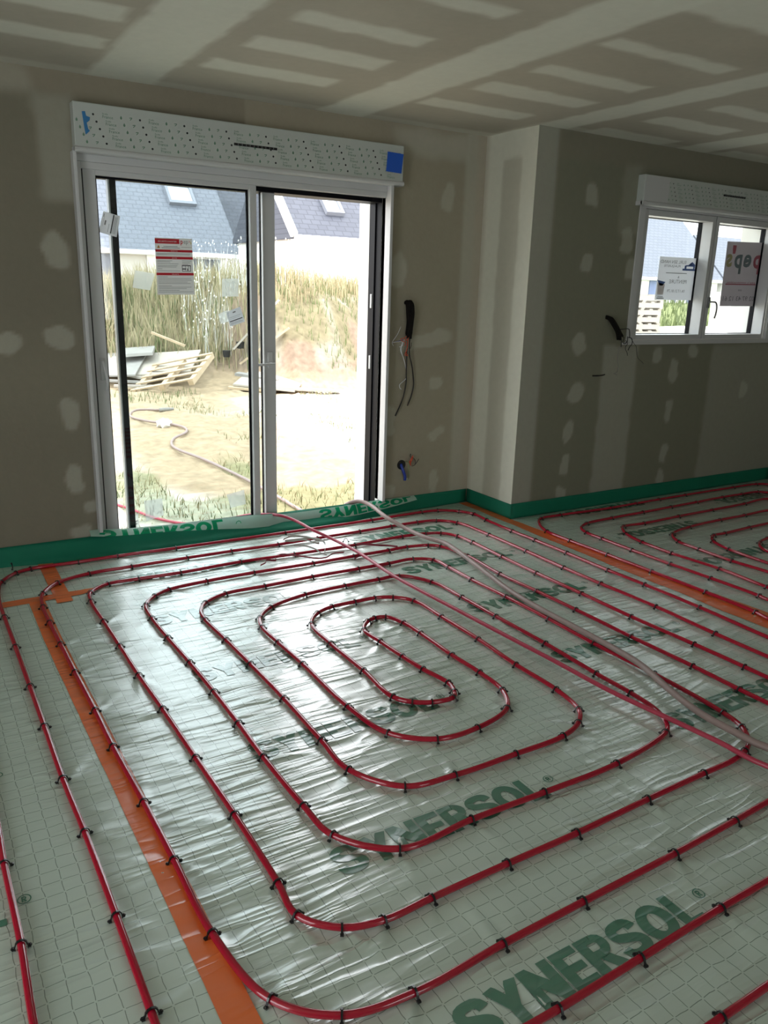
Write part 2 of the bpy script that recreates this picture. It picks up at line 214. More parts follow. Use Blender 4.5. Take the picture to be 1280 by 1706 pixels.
FLAPB=[[0.811,4.505,0.114],[0.893,4.505,0.103],[1.044,4.505,0.093],[1.328,4.505,0.079],[1.788,4.505,0.035],[1.994,4.505,0.028],[2.297,4.505,0.023],[2.553,4.505,0.027],[2.743,4.505,0.043],[3.03,4.505,0.079]]
STRIPB=[[0.365,4.499],[0.633,4.453],[0.953,4.432],[1.298,4.42],[1.762,4.443],[2.261,4.433],[2.758,4.496],[3.502,4.556]]
PALC=[(2.622,11.0,.279),(3.44,10.5,.121),(3.07,11.5,.566),(4.0,11.2,.442)]
# ------------------------------------------------------------------ helpers
class MB:
    def __init__(s): s.v = []; s.f = []; s.m = []
    def add(s, vs, fs, mi=0):
        o = len(s.v); s.v += [tuple(v) for v in vs]; s.f += [tuple(i + o for i in f) for f in fs]; s.m += [mi] * len(fs)
    def box(s, x0, x1, y0, y1, z0, z1, mi=0):
        v = [(x, y, z) for z in (z0, z1) for y in (y0, y1) for x in (x0, x1)]
        s.add(v, [(0, 2, 3, 1), (4, 5, 7, 6), (0, 1, 5, 4), (2, 6, 7, 3), (0, 4, 6, 2), (1, 3, 7, 5)], mi)
    def obox(s, c, ax, ay, az, mi=0):
        c, ax, ay, az = map(Vector, (c, ax, ay, az))
        v = [c + ax * i + ay * j + az * k for k in (-1, 1) for j in (-1, 1) for i in (-1, 1)]
        s.add(v, [(0, 2, 3, 1), (4, 5, 7, 6), (0, 1, 5, 4), (2, 6, 7, 3), (0, 4, 6, 2), (1, 3, 7, 5)], mi)
    def bar(s, p, q, wd, th, up=(0, 0, 1), mi=0):
        p, q, up = Vector(p), Vector(q), Vector(up); d = (q - p); L = d.length; d.normalize()
        side = d.cross(up).normalized(); n = side.cross(d)
        s.obox((p + q) / 2, d * L / 2, side * wd / 2, n * th / 2, mi)
    def tube(s, pts, r, n=10, mi=0, cap=True):
        pts = [Vector(p) for p in pts]; k = len(pts)
        rr = r if isinstance(r, (list, tuple)) else [r] * k
        T = [(pts[min(i + 1, k - 1)] - pts[max(i - 1, 0)]).normalized() for i in range(k)]
        a = Vector((0, 0, 1)) if abs(T[0].z) < 0.9 else Vector((1, 0, 0))
        nrm = T[0].cross(a).normalized(); vs = []
        for i in range(k):
            nrm = (nrm - T[i] * nrm.dot(T[i])).normalized(); b = T[i].cross(nrm)
            for j in range(n):
                t = 2 * math.pi * j / n; vs.append(pts[i] + (nrm * math.cos(t) + b * math.sin(t)) * rr[i])
        fs = [(i * n + j, i * n + (j + 1) % n, (i + 1) * n + (j + 1) % n, (i + 1) * n + j) for i in range(k - 1) for j in range(n)]
        if cap: fs += [tuple(range(n - 1, -1, -1)), tuple((k - 1) * n + j for j in range(n))]
        s.add(vs, fs, mi)
    def ribbon(s, pts, wvec, mi=0, th=0.0008):
        pts = [Vector(p) for p in pts]; k = len(pts); vs = []
        for i in range(k):
            t = (pts[min(i + 1, k - 1)] - pts[max(i - 1, 0)]).normalized()
            wv = Vector(wvec[i]) if isinstance(wvec, list) else Vector(wvec)
            n = t.cross(wv).normalized() * th / 2
            vs += [pts[i] - wv / 2 + n, pts[i] + wv / 2 + n, pts[i] + wv / 2 - n, pts[i] - wv / 2 - n]
        fs = []
        for i in range(k - 1):
            for j in range(4): fs.append((i * 4 + j, i * 4 + (j + 1) % 4, i * 4 + 4 + (j + 1) % 4, i * 4 + 4 + j))
        fs += [(3, 2, 1, 0), tuple((k - 1) * 4 + j for j in range(4))]
        s.add(vs, fs, mi)
    def build(s, name, mats, parent=None, smooth=False, loc=None, bevel=0, fix=False):
        me = bpy.data.meshes.new(name); L0 = Vector(loc) if loc else Vector((0, 0, 0))
        me.from_pydata([tuple(Vector(v) - L0) for v in s.v], [], s.f)
        for m in (mats if isinstance(mats, (list, tuple)) else [mats]): me.materials.append(M[m])
        if max(s.m or [0]): me.polygons.foreach_set('material_index', s.m)
        if fix:
            bm = bmesh.new(); bm.from_mesh(me); bmesh.ops.recalc_face_normals(bm, faces=bm.faces); bm.to_mesh(me); bm.free()
        if smooth: me.polygons.foreach_set('use_smooth', [True] * len(me.polygons))
        me.update()
        o = bpy.data.objects.new(name, me); COL.objects.link(o)
        if parent: o.parent = parent; 
        if loc is not None:
            o.location = L0 - (WLOC(parent) if parent else Vector((0, 0, 0)))
        elif parent: o.location = -WLOC(parent)
        if bevel:
            b = o.modifiers.new('bevel', 'BEVEL'); b.width = bevel; b.segments = 2; b.limit_method = 'ANGLE'
        return o
def WLOC(o):
    l = Vector(o.location)
    while o.parent: o = o.parent; l += Vector(o.location)
    return l
def tag(o, label=None, cat=None, group=None, kind=None):
    if label: o['label'] = label
    if cat: o['category'] = cat
    if group: o['group'] = group
    if kind: o['kind'] = kind
    return o
def empty(name, loc):
    o = bpy.data.objects.new(name, None); COL.objects.link(o); o.location = loc; o.empty_display_size = 0.05
    return o
def catmull(pts, step=0.02):
    P = [np.array(p, float) for p in pts]; P = [2 * P[0] - P[1]] + P + [2 * P[-1] - P[-2]]; out = []
    for i in range(1, len(P) - 2):
        a, b, c, d = P[i - 1:i + 3]
        t0 = 0; t1 = t0 + max(np.linalg.norm(b - a), 1e-4) ** .5; t2 = t1 + max(np.linalg.norm(c - b), 1e-4) ** .5; t3 = t2 + max(np.linalg.norm(d - c), 1e-4) ** .5
        n = max(2, int(np.linalg.norm(c - b) / step))
        for k in range(n):
            t = t1 + (t2 - t1) * k / n
            A1 = (t1 - t) / (t1 - t0) * a + (t - t0) / (t1 - t0) * b; A2 = (t2 - t) / (t2 - t1) * b + (t - t1) / (t2 - t1) * c; A3 = (t3 - t) / (t3 - t2) * c + (t - t2) / (t3 - t2) * d
            B1 = (t2 - t) / (t2 - t0) * A1 + (t - t0) / (t2 - t0) * A2; B2 = (t3 - t) / (t3 - t1) * A2 + (t - t1) / (t3 - t1) * A3
            out.append((t2 - t) / (t2 - t1) * B1 + (t - t1) / (t2 - t1) * B2)
    out.append(P[-2]); return out
def sstep(a, b, x): t = np.clip((x - a) / (b - a), 0, 1); return t * t * (3 - 2 * t)
def vnoise(x, y, s, seed=0):
    """smooth value noise on arrays"""
    r = np.random.default_rng(seed); T = r.random((257, 257)); T[256] = T[0]; T[:, 256] = T[:, 0]
    u = x * s; v = y * s; i = np.floor(u).astype(int); j = np.floor(v).astype(int); fu = u - i; fv = v - j
    fu = fu * fu * (3 - 2 * fu); fv = fv * fv * (3 - 2 * fv); i %= 256; j %= 256
    return (T[i, j] * (1 - fu) + T[i + 1, j] * fu) * (1 - fv) + (T[i, j + 1] * (1 - fu) + T[i + 1, j + 1] * fu) * fv
def grid_obj(name, X, Y, Z, material, keep=None, tint=None, flip=False, smooth=False):
    n, m = X.shape; co = np.stack([X, Y, Z], -1).reshape(-1, 3)
    I = np.arange(n * m).reshape(n, m); q = np.stack([I[:-1, :-1], I[1:, :-1], I[1:, 1:], I[:-1, 1:]], -1)
    if keep is not None: q = q[keep]
    q = q.reshape(-1, 4)
    if flip: q = q[:, ::-1]
    me = bpy.data.meshes.new(name); me.from_pydata(co.tolist(), [], q.tolist()); me.materials.append(M[material])
    if tint is not None:
        a = me.attributes.new('tint', 'FLOAT_COLOR', 'POINT'); c = np.ones((n * m, 4), np.float32); c[:, :3] = tint.reshape(-1, 3); a.data.foreach_set('color', c.ravel())
    if smooth: me.polygons.foreach_set('use_smooth', [True] * len(me.polygons))
    o = bpy.data.objects.new(name, me); COL.objects.link(o); return o
def lin(a, b, step, extra=()):
    n = max(1, int(round((b - a) / step))); s = set(np.round(np.linspace(a, b, n + 1), 5).tolist()) | {round(e, 5) for e in extra if a < e < b}
    return np.array(sorted(s))
# lettering made of thick strokes (bold grotesque capitals)
def _arc(cx, cy, rx, ry, a0, a1, n): return [(cx + rx * math.cos(math.radians(a0 + (a1 - a0) * i / n)), cy + ry * math.sin(math.radians(a0 + (a1 - a0) * i / n))) for i in range(n + 1)]
_S = [tuple(p) for p in catmull([(.60, .70, 0), (.56, .82, 0), (.46, .885, 0), (.33, .89, 0), (.19, .85, 0), (.13, .73, 0), (.18, .61, 0), (.33, .535, 0), (.45, .485, 0), (.56, .41, 0), (.60, .28, 0), (.54, .16, 0), (.41, .11, 0), (.28, .11, 0), (.16, .17, 0), (.11, .31, 0)], 0.05)]
GL = {'S': (.72, [(.225, [(p[0], p[1]) for p in _S])]),
      'Y': (.72, [(.23, [(.12, 1), (.36, .42)]), (.23, [(.60, 1), (.36, .42)]), (.23, [(.36, .50), (.36, 0)])]),
      'N': (.74, [(.22, [(.13, 0), (.13, 1)]), (.25, [(.13, .93), (.60, .07)]), (.22, [(.60, 0), (.60, 1)])]),
      'E': (.60, [(.22, [(.13, 0), (.13, 1)]), (.20, [(.13, .90), (.57, .90)]), (.19, [(.13, .50), (.54, .50)]), (.20, [(.13, .10), (.58, .10)])]),
      'R': (.70, [(.22, [(.13, 0), (.13, 1)]), (.20, [(.13, .90), (.38, .90)] + _arc(.38, .70, .17, .20, 90, -90, 8) + [(.13, .50)]), (.23, [(.34, .50), (.57, 0)])]),
      'O': (.82, [(.235, _arc(.40, .50, .27, .385, 0, 360, 28))]),
      'L': (.56, [(.22, [(.13, 0), (.13, 1)]), (.20, [(.13, .10), (.55, .10)])])}
def glyphs(word):
    """list of quads in (u, v): v 0..1, u in glyph units; returns quads and total width"""
    quads = []; u0 = 0
    for ch in word:
        wd, strokes = GL[ch]
        for t, pl in strokes:
            fine = [pl[0]]
            for p, q in zip(pl, pl[1:]):
                n = max(1, int(math.dist(p, q) / 0.12))
                fine += [(p[0] + (q[0] - p[0]) * i / n, p[1] + (q[1] - p[1]) * i / n) for i in range(1, n + 1)]
            L = []; k = len(fine); closed = math.dist(fine[0], fine[-1]) < 1e-6
            for i in range(k):
                a = fine[i - 1] if i else (fine[-2] if closed else fine[0]); b = fine[i + 1] if i < k - 1 else (fine[1] if closed else fine[-1])
                dx, dy = b[0] - a[0], b[1] - a[1]; l = math.hypot(dx, dy) or 1
                L.append(((fine[i][0] - dy / l * t / 2, fine[i][1] + dx / l * t / 2), (fine[i][0] + dy / l * t / 2, fine[i][1] - dx / l * t / 2)))
            cl = lambda p: (p[0] + u0, min(1.0, max(0.0, p[1])))
            for (a, b), (c, d) in zip(L, L[1:]): quads.append((cl(a), cl(b), cl(d), cl(c)))
        u0 += wd
    return quads, u0
def text_mesh(body, size, spacing=1.0, bold=0.0):
    c = bpy.data.curves.new('lettering', 'FONT'); c.body = body; c.size = size; c.space_character = spacing; c.offset = bold; c.resolution_u = 3
    o = bpy.data.objects.new('lettering', c); COL.objects.link(o); dg = bpy.context.evaluated_depsgraph_get()
    me = o.evaluated_get(dg).to_mesh(); vs = [tuple(v.co) for v in me.vertices]; fs = [tuple(p.vertices) for p in me.polygons]
    o.evaluated_get(dg).to_mesh_clear(); bpy.data.objects.remove(o); bpy.data.curves.remove(c)
    return vs, fs
def put_text(mb, body, fn, cx, cy, width=None, height=None, mi=0, bold=0.0):
    """text centred at (cx, cy) in sheet coordinates; fn maps (u, v) to a point"""
    vs, fs = text_mesh(body, 1.0, bold=bold)
    if not vs: return
    x0 = min(v[0] for v in vs); x1 = max(v[0] for v in vs); y0 = min(v[1] for v in vs); y1 = max(v[1] for v in vs)
    sx = width / (x1 - x0) if width else height / (y1 - y0); sy = height / (y1 - y0) if height else sx
    mb.add([fn(cx + (v[0] - (x0 + x1) / 2) * sx, cy + (v[1] - (y0 + y1) / 2) * sy) for v in vs], fs, mi)
# ------------------------------------------------------------------ room shell
YA, YB, XP, XE, XW, YR, HC = 4.556, 4.045, 3.512, 6.43, -2.6, -3.2, 2.5
BOARD = np.array((0.31, 0.28, 0.21)); BOARDG = np.array((0.25, 0.245, 0.18)); FILL = np.array((0.52, 0.51, 0.43)); PINK = np.array((0.41, 0.35, 0.27))
def blend(t, mask, col): t += mask[..., None] * (np.asarray(col) - t)
def wob(u, v, a=0.02, s=14, seed=3): return (vnoise(u + 40, v + 40, s, seed) - .5) * 2 * a, (vnoise(u + 40, v + 40, s, seed + 9) - .5) * 2 * a
def rect(u, v, u0, u1, v0, v1, soft=0.03, wobble=0.02, seed=3):
    du, dv = wob(u, v, wobble, 12, seed); u = u + du; v = v + dv
    return sstep(-soft, soft, u - u0) * sstep(-soft, soft, u1 - u) * sstep(-soft, soft, v - v0) * sstep(-soft, soft, v1 - v)
def blob(u, v, cu, cv, su, sv, ang=0, p=3.0, seed=5):
    du, dv = wob(u, v, 0.018, 16, seed); a = math.radians(ang); x = (u + du - cu) * math.cos(a) + (v + dv - cv) * math.sin(a); y = -(u + du - cu) * math.sin(a) + (v + dv - cv) * math.cos(a)
    d = (np.abs(x / su) ** p + np.abs(y / sv) ** p) ** (1 / p)
    return sstep(1.12, 0.82, d)
def wall_front(name, u0, u1, v0, v1, hole, mapfn, paint, step=0.016, flip=False):
    ex = [hole[0], hole[1]] if hole else []; ey = [hole[2], hole[3]] if hole else []
    U, V = np.meshgrid(lin(u0, u1, step, ex), lin(v0, v1, step, ey), indexing='ij')
    uc = (U[:-1, :-1] + U[1:, 1:]) / 2; vc = (V[:-1, :-1] + V[1:, 1:]) / 2
    keep = np.ones(uc.shape, bool)
    if hole: keep = ~((uc > hole[0]) & (uc < hole[1]) & (vc > hole[2]) & (vc < hole[3]))
    t = paint(U, V); X, Y, Z = mapfn(U, V)
    return tag(grid_obj(name, X, Y, Z, 'wall', keep, np.clip(t, 0, 1), flip), kind='structure')
def paint_back(U, V):
    t = np.ones(U.shape + (3,)) * BOARD * np.where(U > 1.8, 1.1, .72)[..., None]  # board tone darker left of the door, lighter on the right
    t *= (0.94 + 0.12 * vnoise(U + 9, V + 9, 2.5, 2))[..., None]
    blend(t, sstep(2.36, 2.43, V) * 0.45, PINK); blend(t, rect(U, V, 0.71, 0.89, 1.90, 2.40, .03, .02) * .36, FILL)
    blend(t, rect(U, V, -3, .70, 2.36, 2.52, .04) * .3, FILL)
    blend(t, sstep(3.33, 3.37, U) * .55, FILL * .95); blend(t, sstep(3.42, 3.47, U) * .5, PINK * 1.05); blend(t, rect(U, V, 2.80, 3.37, 2.34, 2.48, .04) * .5, FILL)
    for q in [(.76, 1.65, .075, .085, 20), (.74, 1.21, .07, .06, 0), (.47, 1.18, .09, .05, 8), (.77, .80, .05, .085, 0), (.77, .43, .05, .085, 5), (.84, .27, .045, .04, 0), (.77, .13, .06, .04, 0),
              (3.22, 2.10, .05, .085, -12), (2.85, 1.63, .055, .11, 0), (3.08, 1.18, .22, .055, 9), (3.19, .89, .06, .045, 10), (3.21, .54, .065, .04, 25), (3.20, .18, .035, .085, 0), (2.81, .65, .05, .10, 0), (2.82, .14, .055, .06, 0),
              (-.4, 1.6, .06, .08, 0), (-.4, 1.1, .06, .07, 0), (-.4, .6, .06, .08, 0)]: blend(t, blob(U, V, *q) * .46, FILL)
    return t
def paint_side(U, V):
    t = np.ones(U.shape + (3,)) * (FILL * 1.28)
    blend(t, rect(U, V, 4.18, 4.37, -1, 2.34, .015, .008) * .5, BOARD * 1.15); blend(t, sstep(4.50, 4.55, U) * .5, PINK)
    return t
def paint_right(U, V):
    t = np.ones(U.shape + (3,)) * (BOARDG * .88)
    blend(t, sstep(2.30, 2.38, V) * .7, BOARD * .8)
    blend(t, sstep(3.70, 3.66, U) * .8, FILL * .75); blend(t, rect(U, V, 4.26, 4.60, -1, 1.17, .02, .01) * .62, FILL * .78); blend(t, rect(U, V, 5.44, 7, -1, 1.17, .03, .01) * .5, FILL * .75)
    blend(t, rect(U, V, 4.28, 4.47, 1.9, 2.36, .03) * .22, FILL)
    for q in [(4.01, 2.14, .06, .07, 0), (4.01, 1.71, .05, .06, 0), (4.01, 1.18, .07, .07, 30), (4.02, .85, .06, .08, -30), (3.99, .57, .045, .08, -10), (3.98, .34, .04, .085, 0), (3.97, .12, .05, .06, 0), (4.43, 1.69, .045, .08, 0), (4.37, 1.88, .05, .08, 0),
              (4.81, 1.10, .05, .06, 0), (5.21, 1.12, .06, .05, 20), (5.02, .97, .045, .085, 0), (5.01, .67, .04, .085, 0), (5.02, .34, .04, .08, 0), (5.02, .15, .04, .06, 0), (5.9, .8, .05, .07, 0)]: blend(t, blob(U, V, *q) * .45, FILL)
    return t
DH = (0.878, 2.772, -0.20, 2.135); WH = (4.475, 6.115, 1.20, 2.115)
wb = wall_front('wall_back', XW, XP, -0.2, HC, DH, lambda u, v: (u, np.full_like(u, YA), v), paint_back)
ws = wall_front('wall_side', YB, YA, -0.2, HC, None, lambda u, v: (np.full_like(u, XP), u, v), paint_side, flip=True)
wr = wall_front('wall_right', XP, XE, -0.2, HC, WH, lambda u, v: (u, np.full_like(u, YB), v), paint_right)
# masonry behind the boards, with white rendered reveals
mb = MB(); T = 4.89
for (x0, x1, z0, z1) in [(XW - .3, DH[0], -.6, 2.9), (DH[1] - .03, XP + .3, -.6, 2.9), (DH[0], DH[1] - .03, 2.17, 2.9), (DH[0], DH[1] - .03, -.6, -.06)]: mb.box(x0, x1, YA + .004, T, z0, z1)
tag(mb.build('wall_back_masonry', 'render'), kind='structure')
mb = MB(); T2 = 4.375
for (x0, x1, z0, z1) in [(XP + .3, WH[0] + .02, -.6, 2.9), (WH[1] - .06, XE + .3, -.6, 2.9), (WH[0] + .02, WH[1] - .06, 2.10, 2.9), (WH[0] + .02, WH[1] - .06, -.6, 1.21)]: mb.box(x0, x1, YB + .004, T2, z0, z1)
mb.box(XP + .004, XP + .3, YB + .004, YA, -.6, 2.9)
tag(mb.build('wall_right_masonry', 'render'), kind='structure')
mb = MB(); mb.box(XE, XE + .3, YR, YB, -.6, 2.9); e = mb.build('wall_east', 'eastboard'); tag(e, kind='structure')
mb = MB()
for y0, y1, z0, z1 in [(YR, -.1, -.6, 2.9), (1.9, YA, -.6, 2.9), (-.1, 1.9, 2.15, 2.9), (-.1, 1.9, -.6, 0)]: mb.box(XW - .3, XW, y0, y1, z0, z1)
tag(mb.build('wall_west', 'render'), kind='structure')
mb = MB()
for x0, x1, z0, z1 in [(XW - .3, 1.6, -.6, 2.9), (2.8, XE + .3, -.6, 2.9), (1.6, 2.8, 2.1, 2.9), (1.6, 2.8, -.6, .95)]: mb.box(x0, x1, YR - .3, YR, z0, z1)
tag(mb.build('wall_front', 'render'), kind='structure')
# ceiling of boards with filled joints
U, V = np.meshgrid(np.concatenate([lin(XW, -.2, .1), lin(-.18, XE, .02)]), np.concatenate([lin(YR, 1.4, .15), lin(1.42, YA, .02)]), indexing='ij')
t = np.ones(U.shape + (3,)) * np.array((0.46, 0.415, 0.345)); t *= (0.93 + 0.14 * vnoise(U + 5, V + 5, 3, 8))[..., None]
CF = np.array((0.73, 0.72, 0.64))
for a, b in [(-.24, .08), (.965, 1.30), (2.25, 2.55), (3.50, 3.73), (4.74, 5.03), (5.95, 6.2)]: blend(t, rect(U, V, a, b, -9, 9, .02, .012) * .85, CF)
blend(t, sstep(4.42, 4.47, V) * sstep(3.55, 3.5, U) * .45, CF); blend(t, sstep(3.93, 3.97, V) * sstep(3.45, 3.5, U) * .4, CF); blend(t, rect(U, V, 2.5, 9, 1.9, 2.2, .03) * .8, CF)
for a, b in [(.17, .92), (1.42, 2.06), (2.64, 3.34), (3.90, 4.58), (5.15, 5.8)]:
    for y, hw in [(3.95, .095), (3.50, .10), (3.09, .075), (2.62, .06), (2.2, .07), (1.75, .07)]:
        if y > 2.3 or a < 2.5: blend(t, rect(U, V, a + .04 * math.sin(y * 9), b + .03 * math.sin(y * 7 + a), y - hw, y + hw * .95, .022, .014, int(y * 10)) * .75, CF)
tag(grid_obj('ceiling', U, V, np.full_like(U, HC), 'ceil', None, np.clip(t, 0, 1), True), kind='structure')
mb = MB(); mb.box(XW - .3, XE + .3, YR - .3, T, HC + .004, HC + .25); tag(mb.build('ceiling_slab', 'render'), kind='structure')
# floor: foil-faced insulation with shallow folds running between the pipe clips
CL = np.array([(a, b) for a, b, c in MAIN + RIGHT if c])
gx = np.concatenate([lin(XW, -.25, .2), lin(-.235, 5.6, .0145), lin(5.65, XE, .1)]); gy = np.concatenate([lin(YR, .85, .2), lin(.865, YA, .0145)])
FX, FY = np.meshgrid(gx, gy, indexing='ij')
FZ = (vnoise(FX + 30, FY + 30, 7, 11) - .55) * .004 + (vnoise(FX * 1.0 + 30, FY * 2.4 + 30, 5, 12) - .55) * .0022
for i, (cx, cy) in enumerate(CL):
    a0, a1 = np.searchsorted(gx, (cx - .22, cx + .22)); b0, b1 = np.searchsorted(gy, (cy - .22, cy + .22))
    if a1 - a0 < 3 or b1 - b0 < 3: continue
    dx = FX[a0:a1, b0:b1] - cx; dy = FY[a0:a1, b0:b1] - cy; r = np.hypot(dx, dy); th = np.arctan2(dy, dx); rr = np.random.default_rng(i)
    z = 0
    for _ in range(5): z = z + rr.uniform(.3, 1) * np.exp(-(np.angle(np.exp(1j * (th - rr.uniform(-3.14, 3.14)))) * np.clip(r, .03, 1) / .011) ** 2)
    FZ[a0:a1, b0:b1] += (z * .0062 - .0020) * np.exp(-(r / .105) ** 2) * sstep(.004, .03, r)
FZ = np.clip(FZ - .0012, -.007, .0055)
def FH(x, y):
    i = int(np.clip(np.searchsorted(gx, x) - 1, 0, len(gx) - 2)); j = int(np.clip(np.searchsorted(gy, y) - 1, 0, len(gy) - 2))
    u = (x - gx[i]) / (gx[i + 1] - gx[i]); v = (y - gy[j]) / (gy[j + 1] - gy[j]); u = min(1, max(0, u)); v = min(1, max(0, v))
    return (FZ[i, j] * (1 - u) + FZ[i + 1, j] * u) * (1 - v) + (FZ[i, j + 1] * (1 - u) + FZ[i + 1, j + 1] * u) * v
floor = tag(grid_obj('floor', FX, FY, FZ, 'film', smooth=True), kind='structure')
# printed brand name, draped on the foil
def print_word(x, y, rot=False, length=.745, h=.112, reg=True):
    q, wd = glyphs('SYNERSOL'); mb = MB(); k = length / wd
    def at(u, v):
        px, py = (x - u, y - v) if rot else (x + u, y + v)
        return (px, py, FH(px, py) + .0019)
    for quad in q: mb.add([at(u * k, v * h) for u, v in quad], [(0, 1, 2, 3)])
    o = mb.build('printed_name', 'ink', floor, smooth=True); o.data.name = 'printed_name'
    if reg:
        mb = MB(); cu, cv = length + .045, h * .62
        ring = [[at(cu + .017 * s * math.cos(a), cv + .017 * s * math.sin(a)) for s in (1, .82)] for a in [2 * math.pi * i / 24 for i in range(24)]]
        for i in range(24): mb.add([*ring[i], *ring[(i + 1) % 24][::-1]], [(0, 1, 2, 3)])
        rq, rw = glyphs('R')
        for quad in rq: mb.add([at(cu - .007 + u * .019, cv - .010 + v * .02) for u, v in quad], [(0, 1, 2, 3)])
        mb.build('registered_mark', 'ink', floor)
for y in (.965, 1.545, 2.155, 2.765, 3.38, 3.97): print_word(.855, y)
for y in (1.0, 1.60, 2.20, 2.81, 3.42, 4.03): print_word(2.275, y)
for y in (1.20, 1.80, 2.40, 3.0, 3.60, 4.18): print_word(-.678, y)
for y in (3.45, 2.86, 2.26): print_word(4.66, y, True)
for y in (3.15, 3.75): print_word(6.05, y, True)
for y in (4.00,): print_word(4.72, y, True)
# ------------------------------------------------------------------ orange tape
def tape(name, pts, label, lift=.0020):
    """pts: list of (left xy, right xy)"""
    mb = MB(); L = []
    for (a, b), (c, d) in zip(pts, pts[1:]):
        n = max(2, int(math.dist(a, c) / .02))
        for i in range(n):
            f = i / n; L.append(((a[0] + (c[0] - a[0]) * f, a[1] + (c[1] - a[1]) * f), (b[0] + (d[0] - b[0]) * f, b[1] + (d[1] - b[1]) * f)))
    L.append(pts[-1]); W = 5; vs = []
    for a, b in L:
        for j in range(W + 1):
            x = a[0] + (b[0] - a[0]) * j / W; y = a[1] + (b[1] - a[1]) * j / W; vs.append((x, y, FH(x, y) + lift))
    fs = [(i * (W + 1) + j, i * (W + 1) + j + 1, (i + 1) * (W + 1) + j + 1, (i + 1) * (W + 1) + j) for i in range(len(L) - 1) for j in range(W)]
    mb.add(vs, fs); o = mb.build(name, 'tape_orange', smooth=True, loc=(vs[0][0], vs[0][1], 0)); return tag(o, label, 'tape')
tape('adhesive_tape', [((.402, 3.95), (.474, 3.95)), ((.398, 3.45), (.470, 3.45)), ((.424, 1.285), (.500, 1.275)), ((.43, .3), (.505, .3))], 'long orange tape running from the left corner towards the viewer under a red pipe')
tape('adhesive_tape', [((.522, 4.50), (.598, 4.50)), ((.520, 3.855), (.594, 3.855))], 'short orange tape from the green wall strip crossing another tape at left', .0032)
tape('adhesive_tape', [((-.5, 3.905), (-.5, 3.975)), ((.28, 3.908), (.28, 3.980)), ((.708, 3.920), (.715, 3.985))], 'short orange tape lying across the left corner parallel to the patio door wall', .0026)
tape('adhesive_tape', [((3.435, 4.54), (3.51, 4.53)), ((3.43, 4.0), (3.505, 4.0)), ((3.408, 2.015), (3.60, 2.10)), ((3.40, .3), (3.59, .3))], 'long orange tape running from the pier corner to the right edge between two pipe circuits')
# ------------------------------------------------------------------ green edge strips and folded foil
def strip(name, pb, pt, h, label, arc=False):
    """pb/pt: foot and top lines (xy) of the foam band"""
    mb = MB(); a = catmull([(*p, 0) for p in pb], .06); n = len(a)
    b = [np.interp(np.linspace(0, 1, n), np.linspace(0, 1, len(pt)), [p[k] for p in pt]) for k in (0, 1)]
    vs = []; rows = 6
    for i in range(n):
        for j in range(rows):
            f = j / (rows - 1); g = f ** .6 if arc else f
            vs.append((a[i][0] + (b[0][i] - a[i][0]) * g, a[i][1] + (b[1][i] - a[i][1]) * g + (.003 * math.sin(i * .9) if 0 < j < rows - 1 else 0), .001 + h * f))
    fs = [(i * rows + j, (i + 1) * rows + j, (i + 1) * rows + j + 1, i * rows + j + 1) for i in range(n - 1) for j in range(rows - 1)]
    mb.add(vs, fs); o = mb.build(name, 'green', smooth=True, loc=vs[0])
    s = o.modifiers.new('thickness', 'SOLIDIFY'); s.thickness = .006; s.offset = -1
    return tag(o, label, 'insulation strip')
SB = [(XW + .01, 4.50)] + [(-.6, 4.50)] + [tuple(p) for p in STRIPB[:-1]] + [(XP - .012, YA - .012)]
strip('edge_insulation_strip', SB, [(XW + .01, YA - .008), (XP - .012, YA - .008)], .097, 'green foam edge strip along the foot of the patio door wall', True)
strip('edge_insulation_strip', [(XP - .010, YA - .012), (XP - .010, YB - .016)], [(XP - .008, YA - .012), (XP - .008, YB - .016)], .100, 'short green foam edge strip at the foot of the pale pier face')
strip('edge_insulation_strip', [(XP - .012, YB - .016), (XE - .005, YB - .016)], [(XP - .012, YB - .009), (XE - .005, YB - .009)], .103, 'green foam edge strip at the foot of the wall under the small window')
strip('edge_insulation_strip', [(XE - .016, YB - .02), (XE - .016, -1.0)], [(XE - .009, YB - .02), (XE - .009, -1.0)], .100, 'green foam edge strip running forward from the far right corner of the room')
fl = []; n = 90; T_ = np.array(FLAPT); B_ = np.array(FLAPB)
xs = np.linspace(.815, 3.03, n); vs = []
zt = np.interp(xs, T_[:, 0], T_[:, 2]); zb = np.interp(xs, B_[:, 0], B_[:, 2])
def flap_pt(x, f):
    a = np.interp(x, xs, zt); b = np.interp(x, xs, zb); y = 4.494 + .044 * (f ** .8) - .010 * math.sin(math.pi * f) + .0025 * math.sin(x * 17)
    return (x, y, b + (a - b) * f)
for x in xs:
    for j in range(6): vs.append(flap_pt(x, j / 5))
mb = MB(); mb.add(vs, [(i * 6 + j, (i + 1) * 6 + j, (i + 1) * 6 + j + 1, i * 6 + j + 1) for i in range(n - 1) for j in range(5)])
fo = tag(mb.build('foil_flap', 'flap', smooth=True, loc=(1.8, 4.50, 0)), 'translucent pale green foil edge folded over along the patio door threshold', 'foil')
q, wd = glyphs('SYNERSOL')
for x0, x1 in ((.862, 1.605), (2.268, 2.995)):
    mb = MB(); k = (x1 - x0) / wd
    for quad in q:
        P_ = []
        for u, v in quad:
            x = x0 + u * k; a = np.interp(x, xs, zt); b = np.interp(x, xs, zb); H = a - b
            f = (a - .004 - .058 * v - b) / H if x0 < 2 else (b + .006 + (1 - v) * min(.058, H - .008) - b) / H
            p = flap_pt(x, min(1, max(0.0, f))); P_.append((p[0], p[1] - .0012, p[2]))
        mb.add(P_, [(0, 1, 2, 3)])
    mb.build('printed_name', 'flapink', fo)
mb = MB()
